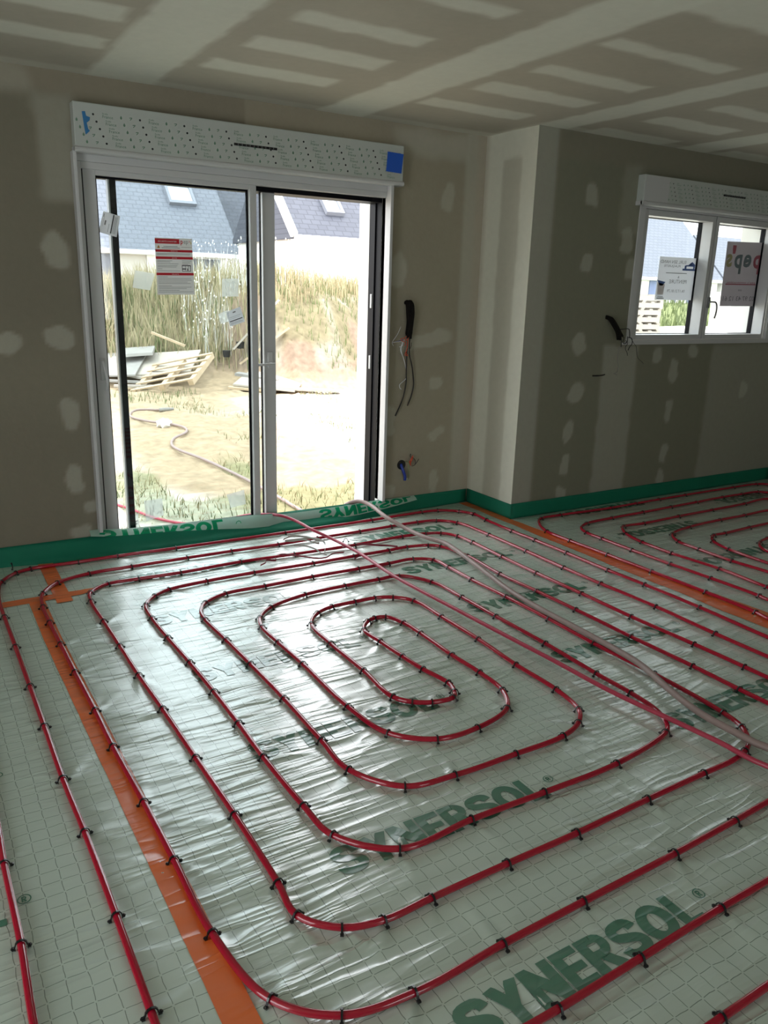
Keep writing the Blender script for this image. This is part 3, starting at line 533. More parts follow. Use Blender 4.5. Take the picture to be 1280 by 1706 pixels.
for i in range(20):
    a0, a1 = 2 * math.pi * i / 20, 2 * math.pi * (i + 1) / 20
    mb.add([(1.70 + r * math.cos(t), flap_pt(1.7, .55)[1] - .004, .075 + r * math.sin(t)) for r, t in ((.017, a0), (.013, a0), (.013, a1), (.017, a1))], [(0, 1, 2, 3)])
mb.build('registered_mark', 'flapink', fo)
# ------------------------------------------------------------------ pipes
def pipe(name, pts, label, r=.0094, z=.0108, m='pipe'):
    c = catmull([(a, b, z) for a, b, *_ in pts], .022)
    mb = MB(); mb.tube(c, r, 12); o = mb.build(name, m, smooth=True, loc=(c[0][0], c[0][1], 0)); return tag(o, label, 'pipe'), c
p1, c1 = pipe('heating_pipe', MAIN, 'long red heating pipe coiled in a rounded spiral in front of the patio door')
p2, c2 = pipe('heating_pipe', RIGHT, 'red underfloor heating pipe of the second coil at far right beyond the orange tape')
c = catmull([tuple(p) for p in RED], .03); tail = [(1.86, 4.70, .06), (1.80, 4.93, -.02), (1.62, 5.15, -.095), (1.434, 5.362, -.09), (1.3, 5.711, -.08), (1.1, 6.1, -.07), (.6, 6.9, -.05)]
end = [np.array(RED[-1]) + np.array((d * .52, -d * .86, 0)) for d in (.4, .9)]
mb = MB(); mb.tube(catmull(tail[::-1] + [tuple(p) for p in RED] + [tuple(e) for e in end], .03), .0095, 10)
tag(mb.build('water_pipe', 'pipe_dusty', smooth=True, loc=RED[6]), 'loose dusty red pipe coming in over the door threshold across the coil', 'pipe')
HT = [(2.65, 9.45), (2.37, 9.53), (2.25, 9.38), (2.19, 9.11), (2.31, 8.80), (2.47, 8.60), (2.56, 8.36), (2.51, 8.13), (2.29, 7.85), (2.19, 7.57), (2.19, 7.36), (2.28, 6.94), (2.34, 6.51), (2.39, 6.02), (2.42, 5.5), (2.44, 5.1)]
def GZ(y): return -.12 + .03 * (y - 4.9)
ho = [(x, y, GZ(y) + .02) for x, y in HT] + [(2.43, 4.95, -.05), (2.43, 4.78, .01)] + [tuple(p) for p in HOSE] + [(HOSE[-1][0] + .35, HOSE[-1][1] - .4, .036), (HOSE[-1][0] + .8, HOSE[-1][1] - .9, .02)]
mb = MB(); mb.tube(catmull(ho, .03), .0135, 12)
h = tag(mb.build('water_hose', 'hose', smooth=True, loc=HOSE[5]), 'dusty brown hose running from the yard over the threshold and across the floor', 'hose')
mb = MB(); mb.tube([(2.60, 9.45, GZ(9.45) + .022), (2.72, 9.44, GZ(9.45) + .025)], [.024, .024], 10); mb.tube([(2.72, 9.44, GZ(9.45) + .025), (2.77, 9.44, GZ(9.45) + .026)], .017, 8); mb.build('coupling', 'woodgrey', h)
# ------------------------------------------------------------------ clips
def clip_mesh():
    prof = [(-.0225, .0035), (-.0185, .0065), (-.0150, .0060), (-.0128, .0105), (-.0118, .0155), (-.0078, .0212), (0, .0236), (.0078, .0212), (.0118, .0155), (.0128, .0105), (.0150, .0060), (.0185, .0065), (.0225, .0035)]
    mb = MB(); mb.ribbon([(0, u, z) for u, z in prof], (.0052, 0, 0), th=.0030)
    for s in (-1, 1): mb.box(-.0045, .0045, s * .0175 - .0035, s * .0175 + .0035, .001, .006); mb.box(-.0018, .0018, s * .014 - .001, s * .014 + .001, -.01, .006)
    o = mb.build('pipe_clip', 'clip'); return o
clip0 = clip_mesh(); first = True
ORD = ['outermost', 'second', 'third', 'fourth', 'fifth', 'sixth', 'seventh', 'innermost']
def add_clips(pts, curve, circuit):
    global first
    A = np.array(curve)[:, :2]
    for x, y, c in pts:
        if not c: continue
        i = int(np.argmin(np.hypot(A[:, 0] - x, A[:, 1] - y))); d = A[min(i + 2, len(A) - 1)] - A[max(i - 2, 0)]; ang = math.atan2(d[1], d[0])
        o = clip0 if first else clip0.copy()
        if not first: COL.objects.link(o)
        first = False
        o.location = (x, y, .0004); o.rotation_euler = (0, 0, ang + random.uniform(-.12, .12)); o.scale = (1, random.uniform(.95, 1.08), 1)
        along_x = abs(d[0]) > abs(d[1])
        N8 = ['first', 'second', 'third', 'fourth', 'fifth', 'sixth', 'seventh', 'eighth', 'ninth']
        q = lambda v, m: min(m, max(0, int(round(v))))
        if circuit == 0:
            if along_x and y > 2.55: L = f'black clip on the {N8[q((4.39 - y) / .2, 7)]} red pipe row from the patio door'
            elif along_x: L = f'black clip on the near curve of the coil, {N8[q((2.16 - y) / .2, 7)]} row from its centre'
            elif x < 1.79: L = f'black clip on the {N8[q((x - .08) / .2, 8)]} lengthwise red pipe from the left'
            else: L = f'black clip on the {N8[q((3.31 - x) / .2, 7)]} lengthwise pipe left of the right orange tape'
        elif along_x: L = f'black clip in the far right coil, {N8[q((3.93 - y) / .2, 5)]} pipe row from the wall'
        else: L = f'black clip on the {N8[q((x - 3.51) / .2, 5)]} lengthwise pipe right of the right orange tape'
        tag(o, L, 'pipe clip', L.replace('black clip', 'clips'))
add_clips(MAIN, c1, 0); add_clips(RIGHT, c2, 1)
for x, y, a, L in [(.39, 4.455, .1, 'loose black clip lying on the floor by the green strip in the left corner'), (2.226, 4.068, 1.2, 'loose black clip standing beside the dusty red pipe near the door')]:
    o = clip0.copy(); COL.objects.link(o); o.location = (x, y, .004 if a > 1 else .016); o.rotation_euler = (1.45 if a < 1 else 0, 0, a); o['label'] = L; o['category'] = 'pipe clip'; del o['group']
# ------------------------------------------------------------------ scraps of banding on the floor
def scrap(name, pts, wd, m, label, wob=.006):
    c = catmull([(x, y, z) for x, y, z in pts], .012); W = []
    for i, p in enumerate(c):
        f = i * .11; W.append((0.35 * wd * math.cos(f), 0.35 * wd * math.sin(f), wd * .75))
    mb = MB(); mb.ribbon(c, W, th=.001); o = mb.build(name, m, loc=(c[0][0], c[0][1], 0)); return tag(o, label, 'banding strap')
SCR = [[(1.868, 4.2), (1.929, 4.219), (2.011, 4.168), (2.048, 4.098), (2.029, 4.051), (2.004, 4.064), (1.971, 4.122), (1.895, 4.145), (1.87, 4.185), (1.937, 4.181), (2.025, 4.143), (2.056, 4.08), (2.062, 4.035), (1.979, 3.867)],
       [(1.878, 4.071), (1.923, 4.021), (1.957, 3.951), (1.965, 3.882), (1.982, 3.848)],
       [(1.583, 3.873), (1.617, 3.88), (1.642, 3.929), (1.697, 3.926), (1.724, 3.989), (1.755, 3.986), (1.8, 3.938), (1.86, 3.89), (1.927, 3.855), (1.982, 3.848), (2.034, 3.866), (2.093, 3.845)],
       [(2.142, 3.954), (2.132, 3.919), (2.176, 3.87), (2.176, 3.791), (2.114, 3.757)],
       [(2.231, 3.952), (2.278, 3.907), (2.34, 3.871), (2.41, 3.865), (2.454, 3.829)]]
zz = lambda l, z0, a=.012: [(x, y, z0 + a * (0.5 + .5 * math.sin(i * 1.3))) for i, (x, y) in enumerate(l)]
scrap('banding_strap', zz(SCR[0], .028), .014, 'scrap', 'looped grey strap lying over the pipes in front of the patio door')
scrap('banding_strap', zz(SCR[1], .026), .011, 'scrap', 'short grey strap end lying beside the looped strap')
scrap('banding_strap', zz(SCR[2], .010, .016), .013, 'scrapred', 'zigzag dark red and grey strap left of the looped grey strap')
scrap('banding_strap', zz(SCR[3], .012, .02), .010, 'scrapred', 'small curled strap under the loose dusty red pipe')
scrap('banding_strap', zz(SCR[4], .012, .018), .014, 'scrapred', 'twisted dark red strap just right of the loose dusty red pipe')
# ------------------------------------------------------------------ patio door
d1 = tag(empty('door_1', (1.83, YA, 0)), 'white sliding patio door with black outer edges, right half open', 'door', kind='structure')
mb = MB()
mb.box(.866, .884, 4.495, 4.60, .128, 2.135); mb.box(.884, .912, 4.552, 4.62, -.05, 2.135); mb.box(2.742, 2.762, 4.495, 4.60, .098, 2.135); mb.box(.884, 2.742, 4.545, 4.60, 2.095, 2.135); mb.box(.912, 2.742, 4.552, 4.60, 2.062, 2.095)
mb.build('frame', 'white', d1, bevel=.002)
mb = MB(); mb.box(2.739, 2.765, 4.60, 4.752, -.05, 2.10); mb.box(.85, .905, 4.62, 4.742, -.05, 2.10); mb.box(.905, 2.738, 4.60, 4.742, 2.036, 2.12); mb.box(.88, 2.77, 4.56, 4.80, -.06, .012)
mb.box(2.730, 2.739, 4.665, 4.672, .02, 2.04)
mb.build('outer_frame', 'dark', d1)
for z in (1.43, 1.03): 
    k = MB(); k.box(2.727, 2.739, 4.685, 4.705, z - .045, z + .045); k.build('latch_keep', 'white', d1, bevel=.003)
mb = MB(); mb.box(.910, .921, 4.566, 4.580, .0, 2.104); mb.box(.921, 1.0, 4.566, 4.58, 2.099, 2.104); mb.build('gap_black', 'gap_black', d1)  # black strip added to paint the shaded gap between jamb and sash
def sash(parent, x0, x1, z0, z1, wl, wr, wt, wb, y0, ym, y1, black_left=False, extra=.006):
    mb = MB()
    if not black_left: mb.box(x0, x0 + wl, y0, ym, z0, z1)
    mb.box(x1 - wr, x1, y0, ym, z0, z1); mb.box(x0 + wl, x1 - wr, y0, ym, z1 - wt, z1); mb.box(x0 + wl, x1 - wr, y0, ym, z0, z0 + wb)
    o = mb.build('sash', 'white', parent, bevel=.002)
    b = MB(); e = extra
    b.box(x0, x0 + wl + e, y0 if black_left else ym, y1, z0, z1); b.box(x1 - wr - e, x1, ym, y1, z0, z1); b.box(x0 + wl + e, x1 - wr - e, ym, y1, z1 - wt - e, z1); b.box(x0 + wl + e, x1 - wr - e, ym, y1, z0, z0 + wb + e)
    b.build('outer_edge', 'dark', o)
    g = MB(); yg = (ym + y1) / 2; g.box(x0 + wl - .003, x1 - wr + .003, yg - .003, yg + .003, z0 + wb - .003, z1 - wt + .003); g.build('glass_pane', 'glass', o)
    return o
s1 = sash(d1, .919, 1.877, .018, 2.100, .066, .040, .062, .060, 4.572, 4.604, 4.616, extra=.011)
s2 = sash(d1, 1.068, 2.020, .012, 2.095, .028, .078, .052, .036, 4.640, 4.672, 4.684, black_left=True)
mb = MB(); mb.box(1.060, 1.069, 4.640, 4.684, .012, 2.095); mb.build('brush_strip', 'white', s2)
# handles
h = MB(); h.box(1.962, 1.996, 4.630, 4.641, 1.015, 1.115); h.tube([(1.979, 4.632, 1.045), (1.979, 4.590, 1.045)], .009, 10); h.bar((1.992, 4.588, 1.045), (1.868, 4.588, 1.040), .022, .013, (0, 0, 1)); h.build('handle', 'white', s2, bevel=.003)
h = MB(); h.box(.944, .968, 4.562, 4.573, .98, 1.10); h.tube(catmull([(.956, 4.562, 1.085), (.958, 4.535, 1.07), (.966, 4.530, 1.02), (.970, 4.532, .96), (.966, 4.545, .925)], .01), .008, 8); h.build('handle', 'white', s1, smooth=True)
# ------------------------------------------------------------------ roller shutter boxes with printed protective film
def shutter_box(x0, x1, y, yw, z0, z1, label, ox, oz, scale, skip=None, xend=None, slot=None):
    """y: front face"""
    b = empty('roller_shutter_box', ((x0 + x1) / 2, y, z0)); tag(b, label, 'shutter box')
    mb = MB(); mb.box(x0, x1, y, yw, z0 + .012, z1); mb.build('casing', 'whitebox', b, bevel=.004)
    mb = MB(); mb.tube([(x0 - .004, y + .004, z0 + .016), (x1 + .004, y + .004, z0 + .016)], .014, 12); mb.box(x0 - .004, x1 + .004, y + .004, yw, z0 + .002, z0 + .028); mb.build('bottom_lip', 'white', b, smooth=False)
    pk = MB(); pg = MB(); P = .2325 * scale; nrow = 5
    fn = lambda u, v: (u, y - .0009, v)
    vs, fs = text_mesh('France', 1.0); bx0 = min(v[0] for v in vs); bx1 = max(v[0] for v in vs)
    vs2, fs2 = text_mesh('Profils', 1.0)
    for c in range(-1, 12):
        for r in range(nrow):
            x = ox + c * P + r * .0145 * scale; z = oz - r * .0325 * scale
            def ok(u): return u > x0 + .012 and u < (xend or x1) - .012
            if ok(x):
                q = .0056 * scale; pk.add([fn(x + q * math.cos(a), z + q * math.sin(a)) for a in [i * math.pi / 4 for i in range(8)]], [tuple(range(8))])
            u = x + .045 * scale
            if ok(u) and ok(u + .058 * scale):
                k = .052 * scale / (bx1 - bx0); pg.add([fn(u + (v[0] - bx0) * k, z - .012 * scale + v[1] * k) for v in vs], fs)
                k *= .55; pg.add([fn(u + v[0] * k, z + .004 * scale + v[1] * k) for v in vs2], fs2)
            u = x + .137 * scale
            if ok(u) and ok(u + .055 * scale):
                s_ = scale * .006
                pg.add([fn(u + s_ * a, z + s_ * bb) for a, bb in [(0, 1.6), (-.9, 0), (-.7, -1), (0, -1.4), (.7, -1), (.9, 0)]], [tuple(range(6))])
                for (a, bb), (cc, dd) in [((7.0, .6), (9.2, .9)), ((9.2, .9), (8.4, -.3)), ((8.4, -.3), (7.4, -1.0))]:
                    dx, dz = cc - a, dd - bb; l = math.hypot(dx, dz); nx, nz = -dz / l * .28, dx / l * .28
                    pg.add([fn(u + s_ * (a + nx), z + s_ * (bb + nz)), fn(u + s_ * (cc + nx), z + s_ * (dd + nz)), fn(u + s_ * (cc - nx), z + s_ * (dd - nz)), fn(u + s_ * (a - nx), z + s_ * (bb - nz))], [(0, 1, 2, 3)])
    pk.build('printed_dots', 'pblack', b); pg.build('printed_pattern', 'pgreen', b)
    if slot:
        mb = MB(); sx0, sx1, sz = slot; mb.box(sx0, sx1, y - .004, y, sz - .0065, sz + .0065)
        o = mb.build('air_vent', 'gap_black', b, bevel=.003)
        mb = MB()
        for i in range(1, 11): x = sx0 + (sx1 - sx0) * i / 11; mb.box(x - .001, x + .001, y - .0055, y - .004, sz - .005, sz + .005)
        mb.build('vent_bar', 'pgrey', o)
    return b
shutter_box(.880, 2.822, 4.490, YA + .02, 2.128, 2.362, 'white roller shutter box with printed film above the patio door', .976, 2.311, 1.0, slot=(1.716, 1.973, 2.254))
shutter_box(4.420, 6.24, 3.985, YB + .02, 2.105, 2.300, 'white roller shutter box with printed film above the small window', 4.700, 2.262, .80, slot=(5.243, 5.495, 2.231))
mb = MB(); mb.box(4.424, 4.660, 3.9825, 3.984, 2.135, 2.296); tag(mb.build('filler_smear', 'white', loc=(4.5, 3.984, 2.2)), 'plain pale patch on the left end of the shutter box above the small window', 'patch')
mb = MB(); mb.add([(2.704, 4.4885, 2.318), (2.818, 4.4885, 2.314), (2.806, 4.4885, 2.202), (2.696, 4.4885, 2.206), (2.704, 4.4865, 2.318), (2.818, 4.4865, 2.314), (2.806, 4.4865, 2.202), (2.696, 4.4865, 2.206)], [(0, 1, 2, 3), (7, 6, 5, 4), (0, 4, 5, 1), (1, 5, 6, 2), (2, 6, 7, 3), (3, 7, 4, 0)])
tag(mb.build('tape_patch', 'bluetape', loc=(2.75, 4.4885, 2.26), fix=True), 'square of bright blue tape on the right end of the larger shutter box', 'tape')
mb = MB()
mb.add([(.922, 4.4885, 2.318), (.938, 4.4885, 2.320), (.942, 4.4885, 2.30), (.960, 4.4885, 2.295), (.957, 4.4885, 2.28), (.943, 4.4885, 2.268), (.948, 4.4885, 2.24), (.956, 4.4885, 2.233), (.945, 4.4885, 2.222), (.934, 4.4885, 2.212), (.930, 4.4885, 2.24), (.926, 4.4885, 2.28)], [tuple(range(12))])
tag(mb.build('paint_smear', 'bluepaint', loc=(.94, 4.4885, 2.26)), 'thin blue paint smear on the left end of the shutter box above the patio door', 'paint smear')
# ------------------------------------------------------------------ small window
w1 = tag(empty('window_1', (5.29, YB, 1.2)), 'white two-leaf window with black outer edges in the right wall', 'window', kind='structure')
mb = MB(); mb.box(4.462, 4.520, 4.036, 4.10, 1.190, 2.128); mb.box(6.075, 6.128, 4.036, 4.10, 1.190, 2.128); mb.box(4.52, 6.075, 4.036, 4.10, 2.095, 2.128); mb.box(4.52, 6.075, 4.036, 4.10, 1.190, 1.206); mb.build('window_frame', 'white', w1, bevel=.002)
mb = MB(); mb.box(4.43, 6.16, 4.026, 4.046, 1.176, 1.191); mb.build('sill_bead', 'white', w1, bevel=.002)
mb = MB(); mb.box(4.470, 4.54, 4.10, 4.20, 1.20, 2.12); mb.box(6.05, 6.118, 4.10, 4.20, 1.20, 2.12); mb.box(4.54, 6.05, 4.10, 4.20, 2.10, 2.12); mb.box(4.54, 6.05, 4.10, 4.20, 1.195, 1.215); mb.build('outer_frame', 'dark', w1)
a1 = sash(w1, 4.524, 5.300, 1.209, 2.094, .052, .034, .040, .034, 4.058, 4.150, 4.186, extra=.004)
a2 = sash(w1, 5.310, 6.072, 1.209, 2.094, .034, .034, .040, .034, 4.058, 4.150, 4.186, extra=.004)
mb = MB(); mb.box(5.300, 5.310, 4.075, 4.186, 1.209, 2.094); mb.build('meeting_seal', 'gap_black', w1)
h = MB(); h.box(5.316, 5.338, 4.046, 4.059, 1.44, 1.52); h.tube(catmull([(5.327, 4.046, 1.485), (5.335, 4.02, 1.486), (5.36, 4.012, 1.482), (5.378, 4.012, 1.45), (5.380, 4.014, 1.40), (5.374, 4.018, 1.365)], .008), .0065, 8); h.build('handle', 'pgrey', a2, smooth=True)
# ------------------------------------------------------------------ papers and labels stuck on the glass
def sheet(name, quad, y, m, th=.0006, nrm=-1):
    """quad: tl, tr, bl, br in (x, z); returns builder, mapping (u right 0..1, v up 0..1)"""
    tl, tr, bl, br = [np.array(q) for q in quad]
    def fn(u, v, off=.0008):
        p = (bl * (1 - u) + br * u) * (1 - v) + (tl * (1 - u) + tr * u) * v; return (p[0], y - off, p[1])
    mb = MB(); a = [fn(0, 0, 0), fn(1, 0, 0), fn(1, 1, 0), fn(0, 1, 0)]; b = [(p[0], p[1] + th, p[2]) for p in a]
    mb.add(a + b, [(0, 1, 2, 3), (7, 6, 5, 4), (0, 4, 5, 1), (1, 5, 6, 2), (2, 6, 7, 3), (3, 7, 4, 0)])
    c = fn(.5, 0, 0); o = mb.build(name, m, loc=c, fix=True); return o, fn
def prt(o, name, m, rects=(), texts=(), fn=None):
    mb = MB()
    for u0, u1, v0, v1 in rects: mb.add([fn(u0, v0), fn(u1, v0), fn(u1, v1), fn(u0, v1)], [(0, 1, 2, 3)])
    for body, u, v, wd, ht, *r in texts:
        f2 = (lambda a, b: fn(a, b, .0014)); put_text(mb, body, f2, u, v, wd, ht, bold=r[0] if r else 0)
    return mb.build(name, m, o)
YG1 = 4.606
o, fn = sheet('safety_notice', [(1.287, 1.748), (1.497, 1.752), (1.289, 1.443), (1.503, 1.449)], YG1 - .0012, 'paper'); tag(o, 'A4 notice with red bands taped on the left glass of the patio door', 'notice')
prt(o, 'red_band', 'pred', [(0, .655, .90, .985), (0, 1, .755, .797), (0, 1, .630, .675), (0, 1, .345, .390)], (), fn)
prt(o, 'heading', 'pwhite', (), [('SÉCURITÉ CHANTIER', .33, .942, .50, .032), ('PRÉVENTION', .5, .776, .18, .018), ('ACCÈS', .5, .652, .13, .018), ('SÉCURITÉ', .5, .367, .18, .018)], fn)
prt(o, 'body_lines', 'pgrey', [(.22, .60, .848, .858), (.17, .66, .822, .832)] + [(.04, .04 + l, v, v + .007) for v, l in [(.725, .9), (.705, .88), (.600, .40), (.578, .34), (.545, .56), (.512, .53), (.488, .50), (.455, .12), (.42, .6), (.315, .25), (.285, .88), (.255, .90), (.222, .78), (.195, .86), (.155, .35), (.130, .88), (.105, .75), (.075, .55)]] + [(.03, .97, .045, .052), (.70, .95, .600, .608), (.70, .92, .568, .576), (.70, .86, .540, .548)], (), fn)
prt(o, 'plan_drawing', 'pblack', [(.69, .93, .415, .425), (.69, .93, .512, .528), (.69, .705, .415, .525), (.915, .93, .415, .525), (.78, .79, .43, .52), (.83, .86, .43, .47), (.69, .80, .45, .47), (.86, .87, .47, .52)], (), fn)
mb = MB(); mb.add([fn(.05, .822), fn(.13, .822), fn(.09, .875)], [(0, 1, 2)]); mb.build('warning_sign', 'porange', o)
prt(o, 'logo_letter_red', 'pred', (), [('p', .715, .918, .065, .085, .02), ("'", .925, .945, None, .03, .02)], fn); prt(o, 'logo_letters', 'pgrey', [(.70, .985, .842, .848)], [('ep', .83, .92, .12, .075)], fn); prt(o, 'logo_letter_yellow', 'pyellow', (), [('s', .965, .925, .04, .045)], fn)
def white_label(quad, label, turn):
    o, fn = sheet('glass_label', quad, YG1 - .0012, 'label'); tag(o, label, 'label')
    if turn: prt(o, 'bar', 'pblack', [(.60, .665, .08, .97)], (), fn); prt(o, 'fine_print', 'pgrey', [(.70 + .05 * i, .715 + .05 * i, .1, .9) for i in range(4)] + [(.2, .28, .4, .62), (.12, .13, .3, .8), (.06, .10, .75, .9), (.45, .47, .1, .5)], (), fn)
    else: prt(o, 'bar', 'pblack', [(.06, .92, .28, .335)], (), fn); prt(o, 'fine_print', 'pgrey', [(.08, .88, .12, .14), (.1, .8, .2, .215), (.4, .6, .78, .86), (.1, .9, .55, .565), (.1, .8, .45, .462)], (), fn)
    return o
white_label([(1.022, 1.866), (1.108, 1.846), (.990, 1.760), (1.083, 1.738)], 'tilted white label with a black bar at the upper left of the patio door glass', True)
white_label([(1.690, 1.352), (1.778, 1.385), (1.712, 1.268), (1.806, 1.298)], 'tilted white label with a black bar halfway up the patio door glass, right side', False)
for q, L in [([(1.171, 1.571), (1.280, 1.556), (1.152, 1.478), (1.248, 1.466)], 'frosted transparent label left of the red notice on the patio door'), ([(1.669, 1.541), (1.771, 1.545), (1.667, 1.440), (1.768, 1.443)], 'square frosted label right of the red notice on the patio door'), ([(1.640, 1.34), (1.70, 1.365), (1.655, 1.285), (1.712, 1.30)], 'small frosted label touching the white label halfway up the patio door'),
             ([(1.150, .257), (1.258, .262), (1.156, .130), (1.262, .155)], 'frosted label low on the left of the patio door glass'), ([(1.663, .240), (1.779, .260), (1.688, .150), (1.789, .165)], 'frosted label low on the right of the left patio door glass')]:
    o, fn = sheet('frosted_label', q, YG1 - .0012, 'ghost'); tag(o, L, 'label')
    prt(o, 'faint_lines', 'ghost', [(.1, .9, .2 + .12 * i, .24 + .12 * i) for i in range(6)], (), fn)
o, fn = sheet('corner_label', [(1.092, .155), (1.128, .165), (1.098, .07), (1.132, .075)], 4.674, 'ghost'); tag(o, 'small clear label in the bottom left corner of the slid patio door leaf', 'label'); prt(o, 'faint_lines', 'pblack', [(.15, .3, .2, .8), (.4, .8, .5, .55), (.4, .7, .3, .35)], (), fn)
# posters seen from behind: lettering reversed
YG2 = 4.1640
o, fn = sheet('painter_poster', [(4.860, 1.797), (5.282, 1.800), (4.853, 1.490), (5.276, 1.493)], YG2 - .0012, 'label'); tag(o, 'smaller poster with a blue drawing seen from behind on the left window leaf', 'poster')
mf = lambda u, v, off=.0008: fn(1 - u, v, off)
prt(o, 'lettering', 'pgrey', [(.25, .80, .625, .640)], [('EURL SEN HAND', .64, .89, .66, .075), ('PLAQUISTE', .66, .79, .42, .06), ('&', .46, .54, None, .05), ('PEINTURE', .46, .435, .46, .085), ('06.17.21.81.79', .48, .215, .46, .065)], mf)
prt(o, 'logo', 'fblue', [(.02, .38, .70, .745), (.06, .10, .745, .83), (.10, .30, .80, .83), (.28, .33, .745, .82), (.15, .19, .83, .88)], (), mf)
mb = MB(); mb.add([mf(.04, .83), mf(.24, .83), mf(.14, .91)], [(0, 1, 2)]); mb.add([mf(.78, .42), mf(.99, .46), mf(.93, .34), mf(.85, .33)], [(0, 1, 2, 3)]); mb.build('blue_drawing', 'fblue', o)
mb = MB(); mb.add([mf(.79, .37), mf(.98, .40), mf(.96, .12), mf(.80, .12)], [(0, 1, 2, 3)]); mb.build('paint_pot', 'pwhite', o); prt(o, 'fine_print', 'pgrey', [(.77, .96, .03, .05), (.80, .94, .07, .085)], (), mf)
o, fn = sheet('company_poster', [(5.602, 1.940), (6.075, 1.953), (5.612, 1.455), (6.058, 1.460)], YG2 - .0012, 'poster'); tag(o, "large poster with big coloured letters seen from behind on the right window leaf", 'poster')
mf = lambda u, v, off=.0008: fn(1 - u, v, off)
prt(o, 'letter_red', 'fred', [], [('p', .15, .655, .20, .30, .03), ("'", .80, .88, .09, .13, .05)], mf); prt(o, 'letter_teal', 'fteal', (), [('e', .41, .71, .21, .20, .03), ('p', .66, .655, .20, .30, .03)], mf)
prt(o, 'letter_yellow', 'fyellow', (), [('s', .90, .71, .15, .20, .03)], mf); prt(o, 'slogan', 'fred', [(.08, .92, .335, .352)], [('pep\'s construction', .5, .37, .78, .045)], mf)
prt(o, 'lettering', 'fgrey', (), [('02 97 43 12 61', .5, .12, .88, .075, .01), ('www', .5, .25, .10, .03)], mf)
# ------------------------------------------------------------------ wiring coming out of the walls
def tb(name, m, pts, r, parent, n=8, step=.012):
    mb = MB(); mb.tube(catmull(pts, step), r, n); return mb.build(name, m, parent, smooth=True)
b = tag(empty('cable_bundle', (2.93, YA, 1.43)), 'thick black conduit bundle with loose coloured wires hanging right of the patio door', 'cables')
for i in range(9):
    dx = (i % 3 - 1) * .0125; dy = (i // 3) * .012
    tb('conduit', 'conduit', [(2.925 + dx, YA + .01, 1.43 - dy * .3), (2.925 + dx * 1.1, YA - .018 - dy, 1.425 + .01 * (i % 2)), (2.927 + dx * 1.1 + .003 * math.sin(i), YA - .028 - dy, 1.37), (2.932 + dx * .9, YA - .026 - dy * .8, 1.30), (2.930 + dx * (.9 + .2 * (i % 2)), YA - .02 - dy * .7, 1.225 - .03 * ((i * 7) % 4) / 3)], .0095, b)
tb('cable', 'cable', [(2.928, 4.53, 1.25), (2.922, 4.53, 1.10), (2.926, 4.535, 1.0), (2.930, 4.54, .90), (2.905, 4.54, .787), (2.852, 4.54, .680)], .0045, b)
tb('cable', 'cable', [(2.938, 4.525, 1.25), (2.943, 4.53, 1.09), (2.967, 4.535, 1.025), (2.989, 4.54, .925), (2.992, 4.54, .884), (2.976, 4.54, .81), (2.948, 4.54, .745)], .0045, b)
tb('wire', 'wirew', [(2.874, 4.54, 1.273), (2.84, 4.53, 1.22), (2.803, 4.53, 1.168), (2.815, 4.53, 1.149)], .0018, b); tb('wire', 'wirew', [(2.806, 4.525, 1.172), (2.843, 4.52, 1.177), (2.876, 4.52, 1.175), (2.878, 4.52, 1.15), (2.86, 4.53, 1.142)], .002, b)
tb('wire', 'wirew', [(2.90, 4.53, 1.19), (2.871, 4.53, 1.124), (2.896, 4.535, 1.075), (2.919, 4.54, 1.021), (2.932, 4.54, .96), (2.929, 4.54, .931), (2.875, 4.535, .889), (2.880, 4.535, .868), (2.896, 4.54, .858)], .0025, b); tb('wire', 'wirew', [(2.89, 4.53, 1.18), (2.87, 4.525, 1.13), (2.885, 4.53, 1.09)], .0035, b)
tb('wire', 'wired', [(2.925, 4.525, 1.22), (2.89, 4.52, 1.20), (2.862, 4.52, 1.195), (2.875, 4.515, 1.18), (2.905, 4.52, 1.17), (2.895, 4.52, 1.15)], .0024, b); tb('wire', 'wired', [(2.92, 4.52, 1.20), (2.915, 4.515, 1.15), (2.91, 4.52, 1.10), (2.925, 4.52, 1.085), (2.90, 4.52, 1.09), (2.918, 4.525, 1.12)], .0024, b); tb('wire', 'wired', [(2.93, 4.52, 1.21), (2.90, 4.51, 1.185), (2.885, 4.515, 1.20)], .0024, b)
tb('wire', 'wireb', [(2.89, 4.53, 1.19), (2.85, 4.53, 1.18), (2.82, 4.525, 1.175), (2.808, 4.53, 1.168)], .0018, b); tb('wire', 'cable', [(2.94, 4.53, 1.12), (2.955, 4.53, 1.15), (2.958, 4.535, 1.17)], .0018, b)
b = tag(empty('socket_opening', (2.925, YA, .328)), 'round socket hole with blue conduit and loose wires low beside the patio door', 'socket')
mb = MB(); mb.tube([(2.925, YA - .003, .330), (2.925, YA + .02, .330)], .034, 24); mb.build('box', 'gap_black', b)
tb('conduit', 'wireb', [(2.922, YA - .001, .335), (2.924, 4.54, .31), (2.932, 4.53, .28), (2.943, 4.53, .25), (2.944, 4.532, .222)], .0105, b, 10)
tb('wire', 'wiregreen', [(2.95, 4.55, .352), (2.973, 4.54, .348), (2.977, 4.54, .30), (2.977, 4.54, .264), (2.970, 4.54, .225), (2.955, 4.54, .218)], .0018, b); tb('wire', 'wirew', [(2.950, 4.535, .22), (2.960, 4.535, .226), (2.966, 4.535, .235)], .0028, b)
tb('wire', 'wired', [(2.98, 4.54, .345), (2.992, 4.53, .375), (3.003, 4.53, .395), (3.0, 4.53, .37), (2.988, 4.535, .34), (2.993, 4.535, .322)], .003, b); tb('wire', 'wired', [(2.985, 4.535, .33), (2.983, 4.53, .36), (2.999, 4.53, .375)], .003, b)
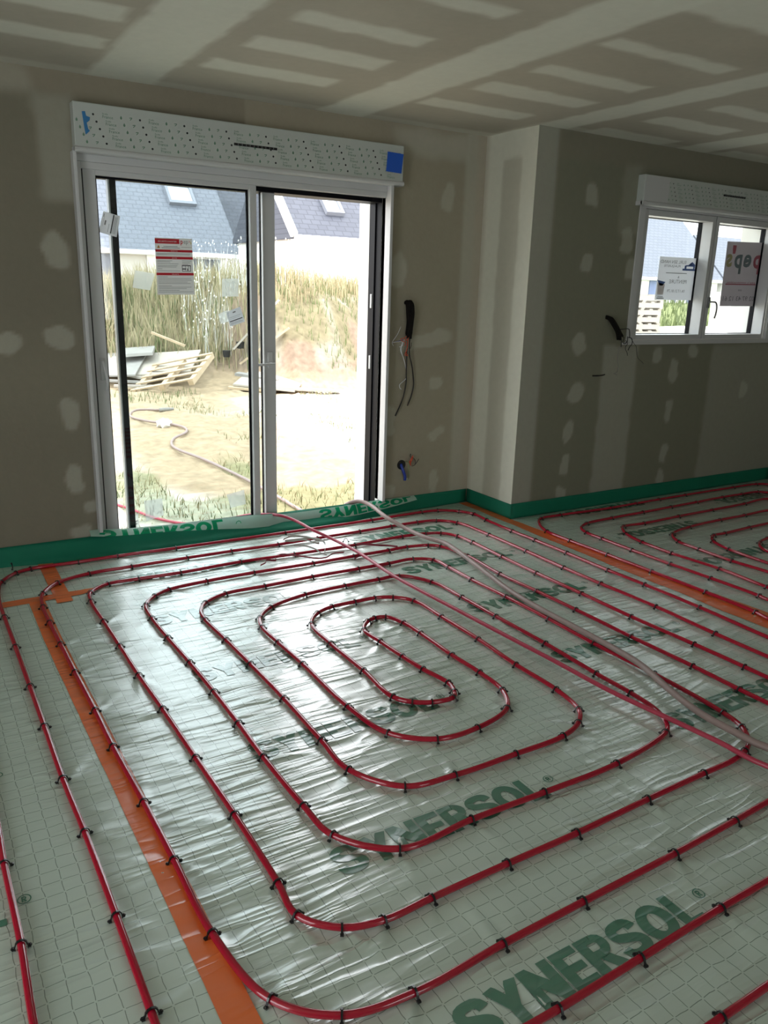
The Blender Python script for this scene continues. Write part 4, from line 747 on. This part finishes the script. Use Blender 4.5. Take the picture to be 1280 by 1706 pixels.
tb('wire', 'cable', [(2.991, 4.54, .405), (2.988, 4.54, .385), (3.006, 4.53, .378), (3.024, 4.53, .355), (3.022, 4.53, .325), (3.0, 4.535, .318)], .0022, b); tb('wire', 'cable', [(3.022, 4.535, .322), (3.035, 4.53, .34), (3.054, 4.53, .365)], .0022, b)
b = tag(empty('cable_bundle', (4.26, YB, 1.37)), 'black conduit stub with frayed dark wires sticking out left of the small window', 'cables')
for i in range(7):
    dx = (i % 3 - 1) * .012; dz = (i // 3) * .014
    tb('conduit', 'conduit', [(4.258 + dx, YB + .01, 1.36 + dz * .4), (4.262 + dx, YB - .02 - dz * .6, 1.355 + dz * .3), (4.283 + dx, YB - .045 - dz, 1.315), (4.325 + dx, YB - .05 - dz, 1.262), (4.348 + dx + .006 * math.sin(i * 3), YB - .045 - dz, 1.215 + .012 * (i % 3))], .0085, b)
for pts, r in [([(4.335, 3.99, 1.285), (4.37, 3.985, 1.288), (4.427, 3.99, 1.286), (4.437, 3.99, 1.26), (4.442, 3.99, 1.229)], .003), ([(4.345, 3.985, 1.24), (4.374, 3.98, 1.229), (4.365, 3.98, 1.20), (4.38, 3.98, 1.188), (4.41, 3.98, 1.20), (4.415, 3.985, 1.236)], .003), ([(4.40, 3.985, 1.21), (4.423, 3.985, 1.186), (4.410, 3.99, 1.165), (4.413, 3.99, 1.146), (4.43, 3.99, 1.128), (4.446, 3.995, 1.103)], .002),
               ([(4.43, 3.99, 1.23), (4.455, 3.985, 1.225), (4.468, 3.985, 1.20), (4.463, 3.985, 1.18), (4.445, 3.985, 1.165), (4.44, 3.99, 1.14)], .003), ([(4.45, 3.99, 1.23), (4.50, 3.995, 1.185), (4.525, 3.995, 1.165), (4.535, 3.995, 1.13), (4.56, 4.0, 1.085), (4.60, 4.0, 1.06), (4.627, 4.0, 1.042)], .0016), ([(4.35, 3.98, 1.22), (4.358, 3.985, 1.19), (4.360, 3.985, 1.165)], .003)]: tb('wire', 'cable', pts, r, b)
tb('wire', 'pgrey', [(4.36, 4.0, 1.17), (4.375, 4.02, 1.09), (4.402, 4.03, 1.02), (4.395, 4.03, .985), (4.367, 4.03, .975), (4.40, 4.032, .965)], .0014, b)
mb = MB(); mb.tube(catmull([(4.168, YB - .004, .964), (4.20, YB - .008, .963), (4.25, YB - .007, .964), (4.285, YB - .004, .969), (4.292, YB + .004, .970)], .01), .0045, 8); tag(mb.build('cable_stub', 'cable', smooth=True, loc=(4.23, YB - .004, .965)), 'short black cable stub poking from the right wall below the frayed bundle', 'cable')
# ------------------------------------------------------------------ yard, soil bank and grass
def bank(x, y):
    yb = np.interp(x, [0, 2.4, 4.4, 5.0, 5.8, 8, 12], [12.2, 11.75, 11.3, 10.25, 10.3, 11.5, 13])
    h = np.interp(x, [0, 2.4, 4.4, 5.2, 6.2, 7.5, 9.5], [.8, .86, 1.3, 1.42, 1.40, 1.3, .3])
    k = np.interp(x, [2, 4.2, 5.0, 6], [2.6, 2.2, 1.7, 1.7])
    return h * sstep(0, 1, (y - yb) / k) * sstep(22, 17.5, y)
def ground(x, y):
    z = -.12 + .03 * (np.minimum(y, 18) - 4.9); z = z + bank(x, y) * (0.93 + .14 * vnoise(x + 50, y + 50, 1.3, 21))
    z = z + .95 * sstep(23, 26.5, y) * sstep(15, 22, x)
    return z + (vnoise(x + 60, y + 60, 2.2, 22) - .5) * .05 * sstep(5.4, 7, y) + (vnoise(x + 60, y + 60, 7, 23) - .5) * .05 * sstep(5.2, 6, y)
U, V = np.meshgrid(np.concatenate([lin(-12, -.6, .4), lin(-.5, 8, .06), lin(8.3, 60, .5)]), np.concatenate([lin(4.38, 4.86, .12), lin(4.92, 15, .06), lin(15.4, 60, .5)]), indexing='ij')
Z = ground(U, V); SAND = np.array((.36, .275, .18)); PALE = np.array((.60, .565, .51)); PINKS = np.array((.205, .148, .11)); GRN = np.array((.17, .195, .085)); DRY = np.array((.24, .195, .115))
t = np.ones(U.shape + (3,)) * SAND
blend(t, sstep(.42, .66, vnoise(U + 3, V + 7, .9, 31)) * sstep(10, 8.5, V + .6 * vnoise(U, V + 50, 1.5, 4)) * .9, PALE); blend(t, sstep(3.4, 4.2, U) * sstep(10.3, 9.9, V) * .75, PALE)
bk = bank(U, V); blend(t, sstep(.05, .3, bk) * .85, PINKS); blend(t, sstep(.45, .62, vnoise(U + 11, V + 3, 1.6, 33)) * sstep(.2, .5, bk) * .4, GRN * .9); blend(t, sstep(.55, .7, vnoise(U + 21, V + 3, 2.6, 34)) * sstep(.1, .5, bk) * .35, PALE * .75)
blend(t, sstep(1.22, 1.36, bk) * .8, DRY); blend(t, sstep(4.6, 4.0, U) * sstep(.15, .4, bk) * .8, DRY)
blend(t, sstep(.5, .62, vnoise(U + 1, V + 1, 2.0, 35)) * sstep(7.4, 6.6, V) * .6, GRN); blend(t, sstep(21.8, 22.6, V + 2 * vnoise(U, V, .5, 6)) * sstep(12, 16, U) * .9, GRN * 1.25); blend(t, sstep(12, 15, U) * sstep(22, 21, V) * .9, PALE)
tag(grid_obj('ground', U, V, Z, 'soil', None, np.clip(t, 0, 1), smooth=True), kind='structure')
def gz(x, y): return float(ground(np.array([x], float), np.array([y], float))[0])
def blades(name, m, spots, label, wd=.012, lean=.35, heads=False, kind='stuff', cat='grass'):
    n = len(spots); A = np.array(spots); z = ground(A[:, 0], A[:, 1]); mb = MB(); r = np.random.default_rng(len(name) + n)
    ang = r.uniform(0, 6.28, n); ln = r.uniform(.1, 1, n) * lean; wa = r.uniform(0, 3.14, n)
    for i in range(n):
        x, y, h = A[i]; dx, dy = math.cos(ang[i]) * ln[i] * h, math.sin(ang[i]) * ln[i] * h; wx, wy = math.cos(wa[i]) * wd / 2, math.sin(wa[i]) * wd / 2; b = z[i] - .02
        mb.add([(x - wx, y - wy, b), (x + wx, y + wy, b), (x + dx * .35 + wx * .8, y + dy * .35 + wy * .8, b + h * .6), (x + dx * .35 - wx * .8, y + dy * .35 - wy * .8, b + h * .6), (x + dx, y + dy, b + h)], [(0, 1, 2, 3), (3, 2, 4)])
        if heads:
            q = .009; mb.add([(x + dx - q, y + dy, b + h - q), (x + dx + q, y + dy - q, b + h), (x + dx, y + dy + q, b + h + q), (x + dx, y + dy, b + h + 2.4 * q)], [(0, 1, 2), (0, 1, 3), (1, 2, 3), (0, 2, 3)])
    return tag(mb.build(name, m), label, cat, kind=kind)
R_ = np.random.default_rng(3)
def scatter(n, x0, x1, y0, y1, h0, h1, dens=None):
    out = []
    while len(out) < n:
        x = R_.uniform(x0, x1, 400); y = R_.uniform(y0, y1, 400); h = R_.uniform(h0, h1, 400)
        k = np.ones(400, bool) if dens is None else R_.random(400) < dens(x, y)
        out += list(zip(x[k], y[k], h[k]))
    return out[:n]
top = lambda x, y: sstep(1.12, 1.3, bank(x, y)) * (.35 + vnoise(x, y, 2, 41))
left = lambda x, y: sstep(.10, .3, bank(x, y)) * sstep(4.9, 4.2, x) * (.4 + .6 * vnoise(x, y, 2, 42))
dirt = lambda x, y: sstep(.5, .64, vnoise(x + 11, y + 3, 1.6, 33)) * sstep(.15, .3, bank(x, y))
blades('tall_grass', 'straw', scatter(4200, 1.5, 5.0, 11.2, 15, .25, .60, left) + scatter(2600, 4.2, 7.5, 11.3, 14.5, .2, .45, top), 'tall dry straw grass covering the soil bank behind the pallet', wd=.013, lean=.45)
blades('meadow_grass', 'grass', scatter(1700, 1.5, 5.2, 11.2, 14.5, .15, .45, left) + scatter(420, 4.6, 7, 10.2, 13, .08, .2, dirt) + scatter(300, 4.2, 7.5, 11.3, 14, .2, .35, top), 'green grass growing among the straw on the soil bank', wd=.014, lean=.5)
blades('white_weeds', 'flower', scatter(150, 3.9, 5.0, 11.9, 13.4, .35, .75, lambda x, y: np.full_like(x, .8)) + scatter(50, 1.9, 2.5, 11.9, 13, .5, .9) + scatter(60, 5.2, 6.2, 12.0, 13, .45, .7), 'white flowering weeds rising above the grass on the bank', wd=.008, lean=.25, heads=True, cat='weeds')
near = lambda x, y: sstep(.47, .6, vnoise(x + 1, y + 1, 2.0, 35))
blades('short_grass', 'grass', scatter(650, .9, 4.6, 5.15, 7.3, .03, .11, near) + scatter(350, 2.8, 5.4, 7.2, 10.2, .03, .10, lambda x, y: sstep(.6, .72, vnoise(x + 5, y + 1, 1.5, 37))) + scatter(160, 2.3, 3.4, 10.1, 10.7, .05, .14), 'short green grass tufts growing on the sandy yard outside the patio door', wd=.008, lean=.7)
blades('short_dry_grass', 'straw', scatter(1000, .9, 4.6, 5.15, 7.3, .03, .11, near) + scatter(500, 3.0, 5.4, 7.2, 10.2, .03, .1, lambda x, y: sstep(.55, .7, vnoise(x + 5, y + 1, 1.5, 37))), 'short dry grass tufts mixed into the yard outside the patio door', wd=.007, lean=.8)
blades('lawn_grass', 'grass', scatter(2500, 26, 44, 22.5, 26.4, .15, .5) , 'rough green grass in front of the far house beyond the small window', wd=.05, lean=.5)
# ------------------------------------------------------------------ broken pallet and timber
def pallet(name, m, label, L=1.45, Wd=1.15, group=None, bw=.05, low=True):
    b = empty(name, (0, 0, 0)); tag(b, label, 'pallet', group)
    for j in range(3):
        y = -Wd / 2 + .05 + j * (Wd - .1) / 2; mb = MB(); mb.box(-L / 2, L / 2, y - .045, y + .045, 0, .10); mb.build('stringer', m, b)
    for i in range(5):
        x = -L / 2 + .055 + i * (L - .11) / 4; mb = MB(); mb.box(x - bw, x + bw, -Wd / 2, Wd / 2, .10, .124); mb.build('deck_board', m, b)
    if low:
        for i in range(3):
            x = -L / 2 + .055 + i * (L - .11) / 2; mb = MB(); mb.box(x - .05, x + .05, -Wd / 2, Wd / 2, -.022, 0); mb.build('bottom_board', m, b)
    return b
pl = pallet('wooden_pallet', 'wood', 'pale wooden pallet lying tilted on the timber heap in the yard', bw=.042, low=False)
# local x = along stringers (front to back), local y = along the deck boards (left to right)
fl_, fr_, bl_, br_ = [Vector(v) for v in PALC]
ex = ((bl_ + br_) - (fl_ + fr_)).normalized(); ey = (fr_ + br_ - fl_ - bl_); ey = (ey - ex * ey.dot(ex)).normalized(); ez = ex.cross(ey)
if ez.z < 0: ez = -ez
c = (fl_ + fr_ + bl_ + br_) / 4
Lx = ((bl_ + br_) - (fl_ + fr_)).length / 2; Wy = ((fr_ + br_) - (fl_ + bl_)).length / 2
mw = Matrix((( ex.x, ey.x, ez.x, 0), (ex.y, ey.y, ez.y, 0), (ex.z, ey.z, ez.z, 0), (0, 0, 0, 1)))
pl.rotation_euler = mw.to_euler(); pl.location = c - ez * .124; pl.scale = (Lx / 1.45, Wy / 1.15, (Lx + Wy) / 2.6)
def plank(a, b, wd, th, m, label, up=(0, 0, 1), name='plank', cat='plank'):
    mb = MB(); mb.bar(a, b, wd, th, up); return tag(mb.build(name, m, loc=((a[0] + b[0]) / 2, (a[1] + b[1]) / 2, min(a[2], b[2]))), label, cat)
def G(x, y, h=0.0): return (x, y, gz(x, y) + h)
plank((3.20, 11.85, .80), (3.62, 11.62, .62), .06, .03, 'wood', 'thin pale batten sticking up behind the pallet at its top left corner')
plank(G(4.2, 10.75, .05), G(5.3, 9.9, .04), .12, .03, 'board', 'long pale plank lying on the ground right of the pallet')
plank(G(3.95, 10.75, .04), G(4.55, 10.45, .03), .16, .03, 'wood', 'short pale plank lying below the right end of the pallet')
plank(G(4.4, 11.7, .35), G(5.0, 11.35, .28), .08, .03, 'board', 'upper pale batten poking out right of the pallet')
plank(G(4.4, 11.45, .25), G(5.05, 11.1, .16), .07, .03, 'wood', 'lower pale batten poking out right of the pallet')
plank(G(4.25, 11.2, .16), G(4.75, 10.8, .10), .20, .04, 'woodgrey', 'short grey weathered plank right of the pallet')
mb = MB(); mb.obox(Vector(G(4.62, 10.78, .10)), (.36, -.26, -.03), (.24, .28, .06), (0, 0, .012)); tag(mb.build('fibre_board', 'board', loc=G(4.62, 10.78)), 'pale beige board sheet leaning on the heap right of the pallet', 'board')
mb = MB(); mb.obox(Vector(G(3.35, 11.75, .24)), (.40, -.2, .04), (.2, .35, .12), (0, 0, .012)); tag(mb.build('fibre_board', 'board', loc=G(3.35, 11.75)), 'wide pale board sheet lying underneath the pallet', 'board')
mb = MB(); mb.obox(Vector(G(2.72, 12.0, .16)), (.30, -.2, .02), (.2, .4, .12), (0, 0, .012)); tag(mb.build('grey_sheet', 'woodgrey', loc=G(2.72, 12.0)), 'grey sheet at the left end of the timber heap behind the black door edge', 'board')
mb = MB(); mb.obox(Vector(G(3.05, 12.1, .30)), (.22, -.08, .02), (.08, .22, .03), (0, .01, .02)); tag(mb.build('grey_sheet', 'woodgrey', loc=G(3.2, 12.35)), 'dark grey crumpled sheet behind the pallet, left of the thin batten', 'board')
for k, (a, b2) in enumerate([((2.45, 11.9), (2.95, 11.45)), ((2.40, 11.55), (2.90, 11.35)), ((2.5, 11.3), (3.0, 11.15))]):
    plank(G(*a, .16 - .05 * k), G(*b2, .12 - .04 * k), .09, .03, ['board', 'woodgrey', 'board'][k], ['topmost', 'middle', 'lowest'][k] + ' of the three short planks left of the pallet behind the black door edge')
for x, y, L in [(4.30, 11.75, 'left one of two black pots half buried behind the pallet'), (4.50, 11.68, 'right one of two black pots half buried behind the pallet')]:
    mb = MB(); p = G(x, y, .34); mb.tube([(p[0], p[1], p[2] - .10), (p[0], p[1], p[2])], [.05, .065], 12); tag(mb.build('plant_pot', 'gap_black', loc=(p[0], p[1], p[2] - .1)), L, 'pot')
mb = MB(); bm = bmesh.new(); bmesh.ops.create_icosphere(bm, subdivisions=2, radius=1)
p = G(2.42, 8.62); mb.add([(p[0] + v.co.x * .085 + .02 * math.sin(v.co.y * 9), p[1] + v.co.y * .07, p[2] + .03 + v.co.z * .06 + .015 * math.sin(v.co.x * 8)) for v in bm.verts], [[v.index for v in f.verts] for f in bm.faces]); bm.free()
tag(mb.build('stone', 'stone', loc=p), 'white rag-like stone lying by the hose in the yard', 'stone')
def rocks(pts, label):
    for x, y, s in pts:
        bm = bmesh.new(); bmesh.ops.create_icosphere(bm, subdivisions=1, radius=1); mb = MB(); q = G(x, y)
        mb.add([(q[0] + v.co.x * s * (1 + .3 * math.sin(v.co.z * 5 + x * 30)), q[1] + v.co.y * s, q[2] + v.co.z * s * .7) for v in bm.verts], [[v.index for v in f.verts] for f in bm.faces]); bm.free()
        tag(mb.build('stone', 'stone', loc=q), label, 'stone', 'small pale stones along the foot of the bank')
rocks([(4.75 + .11 * i + .03 * math.sin(i * 7), 10.15 + .05 * math.sin(i * 4) - .02 * i * .2, .03 + .02 * abs(math.sin(i * 3))) for i in range(10)], 'small pale stone in the row along the foot of the soil bank')
# ------------------------------------------------------------------ houses
def house(name, label, x0, x1, y, zb, ze, depth, wallmat='facade', dark=(), sky=None, hip=0, rail=False, over=.25, hipl=0, roofmat='slatehaze'):
    b = empty(name, ((x0 + x1) / 2, y, zb)); tag(b, label, 'house')
    mb = MB(); mb.box(x0, x1, y, y + depth, zb - .6, ze - .05); mb.build('wall', wallmat, b)
    zr = ze + depth / 2; mb = MB(); yo = y - over; zo = ze - over + .02
    a = [(x0 - .1, yo, zo), (x1 + .1, yo, zo), (x1 + .1 - hip, y + depth / 2, zr), (x0 - .1 + hipl, y + depth / 2, zr), (x0 - .1, y + depth + over, zo), (x1 + .1, y + depth + over, zo)]
    mb.add(a + [(p[0], p[1], p[2] - .12) for p in a], [(0, 1, 2, 3), (3, 2, 5, 4), (1, 5, 2), (0, 3, 4), (7, 6, 9, 8), (9, 10, 11, 8), (0, 6, 7, 1), (4, 5, 11, 10), (1, 7, 11, 5), (0, 4, 10, 6)])
    mb.build('roof', roofmat, b, fix=True)
    mb = MB(); mb.box(x0 - .11, x1 + .11, yo - .10, yo, zo - .14, zo - .01); mb.box(x0 - .1, x1 + .1, yo, y, zo - .16, zo - .13); mb.build('gutter', 'pvc', b)
    if rail:
        mb = MB()
        mb.obox(((x0 - .1), y + depth / 4 - over / 2, (zo + zr) / 2 - .02), (.09, 0, 0), (0, (depth / 2 + over) / 2, (zr - zo) / 2), (0, -.06, .06)); mb.build('verge_board', 'pvc', b)
    for n, m, xa, xb, za, zc, *pr in dark:
        d = pr[0] if pr else .05; mb = MB(); mb.box(xa, xb, y - d, y + .02, za, zc); mb.build(n, m, b)
    if sky:
        for sx0, sx1, sz0, sz1 in sky:
            def rp(x, z, off): return (x, y + (z - ze) - off * .707, z + off * .707)
            mb = MB(); fw = .09
            def q(xa, xb, za, zc, o0, o1):
                v = [rp(xa, za, o0), rp(xb, za, o0), rp(xb, zc, o0), rp(xa, zc, o0), rp(xa, za, o1), rp(xb, za, o1), rp(xb, zc, o1), rp(xa, zc, o1)]
                mb.add(v, [(3, 2, 1, 0), (4, 5, 6, 7), (0, 1, 5, 4), (1, 2, 6, 5), (2, 3, 7, 6), (3, 0, 4, 7)])
            q(sx0, sx1, sz0, sz0 + fw, -.02, .14); q(sx0, sx1, sz1 - fw, sz1, -.02, .14); q(sx0, sx0 + fw, sz0 + fw, sz1 - fw, -.02, .14); q(sx1 - fw, sx1, sz0 + fw, sz1 - fw, -.02, .14)
            f = mb.build('roof_window', 'rwframe', b); mb = MB(); q(sx0 + fw, sx1 - fw, sz0 + fw, sz1 - fw, -.02, .08); mb.build('pane', 'skyglass', f)
    return b
house('neighbour_house', 'slate roofed house with roof window behind the closed half of the patio door', -6, 10.28, 27, .2, 2.72, 7.0, dark=[('garage_door', 'doorgrey', 5.1, 6.15, -.2, 2.48), ('garage_door', 'doorgrey', 8.80, 9.72, .2, 2.28), ('pier', 'facade', 7.24, 7.53, -.2, 2.50, .12), ('recess_wall', 'facadegrey', 6.16, 7.23, -.2, 2.5, .04), ('garage_door', 'doorgrey', 1.5, 3.5, -.2, 2.3)], sky=[(8.46, 9.40, 4.02, 4.72)])
house('neighbour_house', 'slate roofed house partly hidden behind the two houses outside the patio door', 10.5, 17, 29.3, .2, 3.02 + .25, 7.4, roofmat='slate')
house('neighbour_house', 'nearer house with white verge board and roof window behind the open door half', 10.17, 19, 22, .2, 3.16, 4.4, rail=True, roofmat='slate', sky=[(11.40, 12.0, 3.56, 4.08)], dark=[('window', 'doorgrey', 14, 15, 1.2, 2.4)])
house('neighbour_house', 'tall grey roofed house seen through the left leaf of the small window', 20, 36.0, 27, 1.0, 2.63, 8.6, dark=[('shutter', 'shutblue', 30.98, 31.7, 1.40, 2.25), ('door', 'shutblue', 33.77, 34.45, .9, 2.33), ('downpipe', 'doorgrey', 32.75, 32.95, .9, 1.6)])
house('neighbour_house', 'lower grey roofed house to the right of the tall one outside the small window', 36.36, 52, 27, 1.0, 2.63, 4.1, dark=[('door', 'shutblue', 38.6, 39.6, .9, 2.2)])
mb = MB(); mb.box(27.1, 28.6, 20.2, 20.5, .2, 1.75); tag(mb.build('low_wall', 'facadegrey', loc=(27.8, 20.3, .2)), 'short pale grey block wall in the yard beyond the right leaf of the small window', 'wall')
st = pallet('wooden_pallet', 'board', '', L=1.2, Wd=1.0); NAMES = ['bottom', 'second lowest', 'third', 'fourth', 'fifth', 'sixth', 'seventh', 'eighth', 'ninth', 'topmost']
def copy_tree(o, parent=None):
    c = o.copy(); COL.objects.link(c)
    if parent: c.parent = parent
    for ch in [x for x in bpy.data.objects if x.parent == o and x != c]: copy_tree(ch, c)
    return c
zs = gz(13.4, 12.2)
for k in range(10):
    p = st if k == 0 else copy_tree(st)
    p.location = (13.43 + .03 * math.sin(k * 5), 12.3, zs + .022 + k * .147); p.rotation_euler = (0, 0, .02 * math.sin(k * 3))
    tag(p, f'pale pallet in the stack outside the small window, {NAMES[k]} of ten' if k in (0, 9) else f'pale pallet in the stack outside the small window, {NAMES[k]} from the ground', 'pallet', 'stacked pale pallets')
bpy.context.view_layer.update()
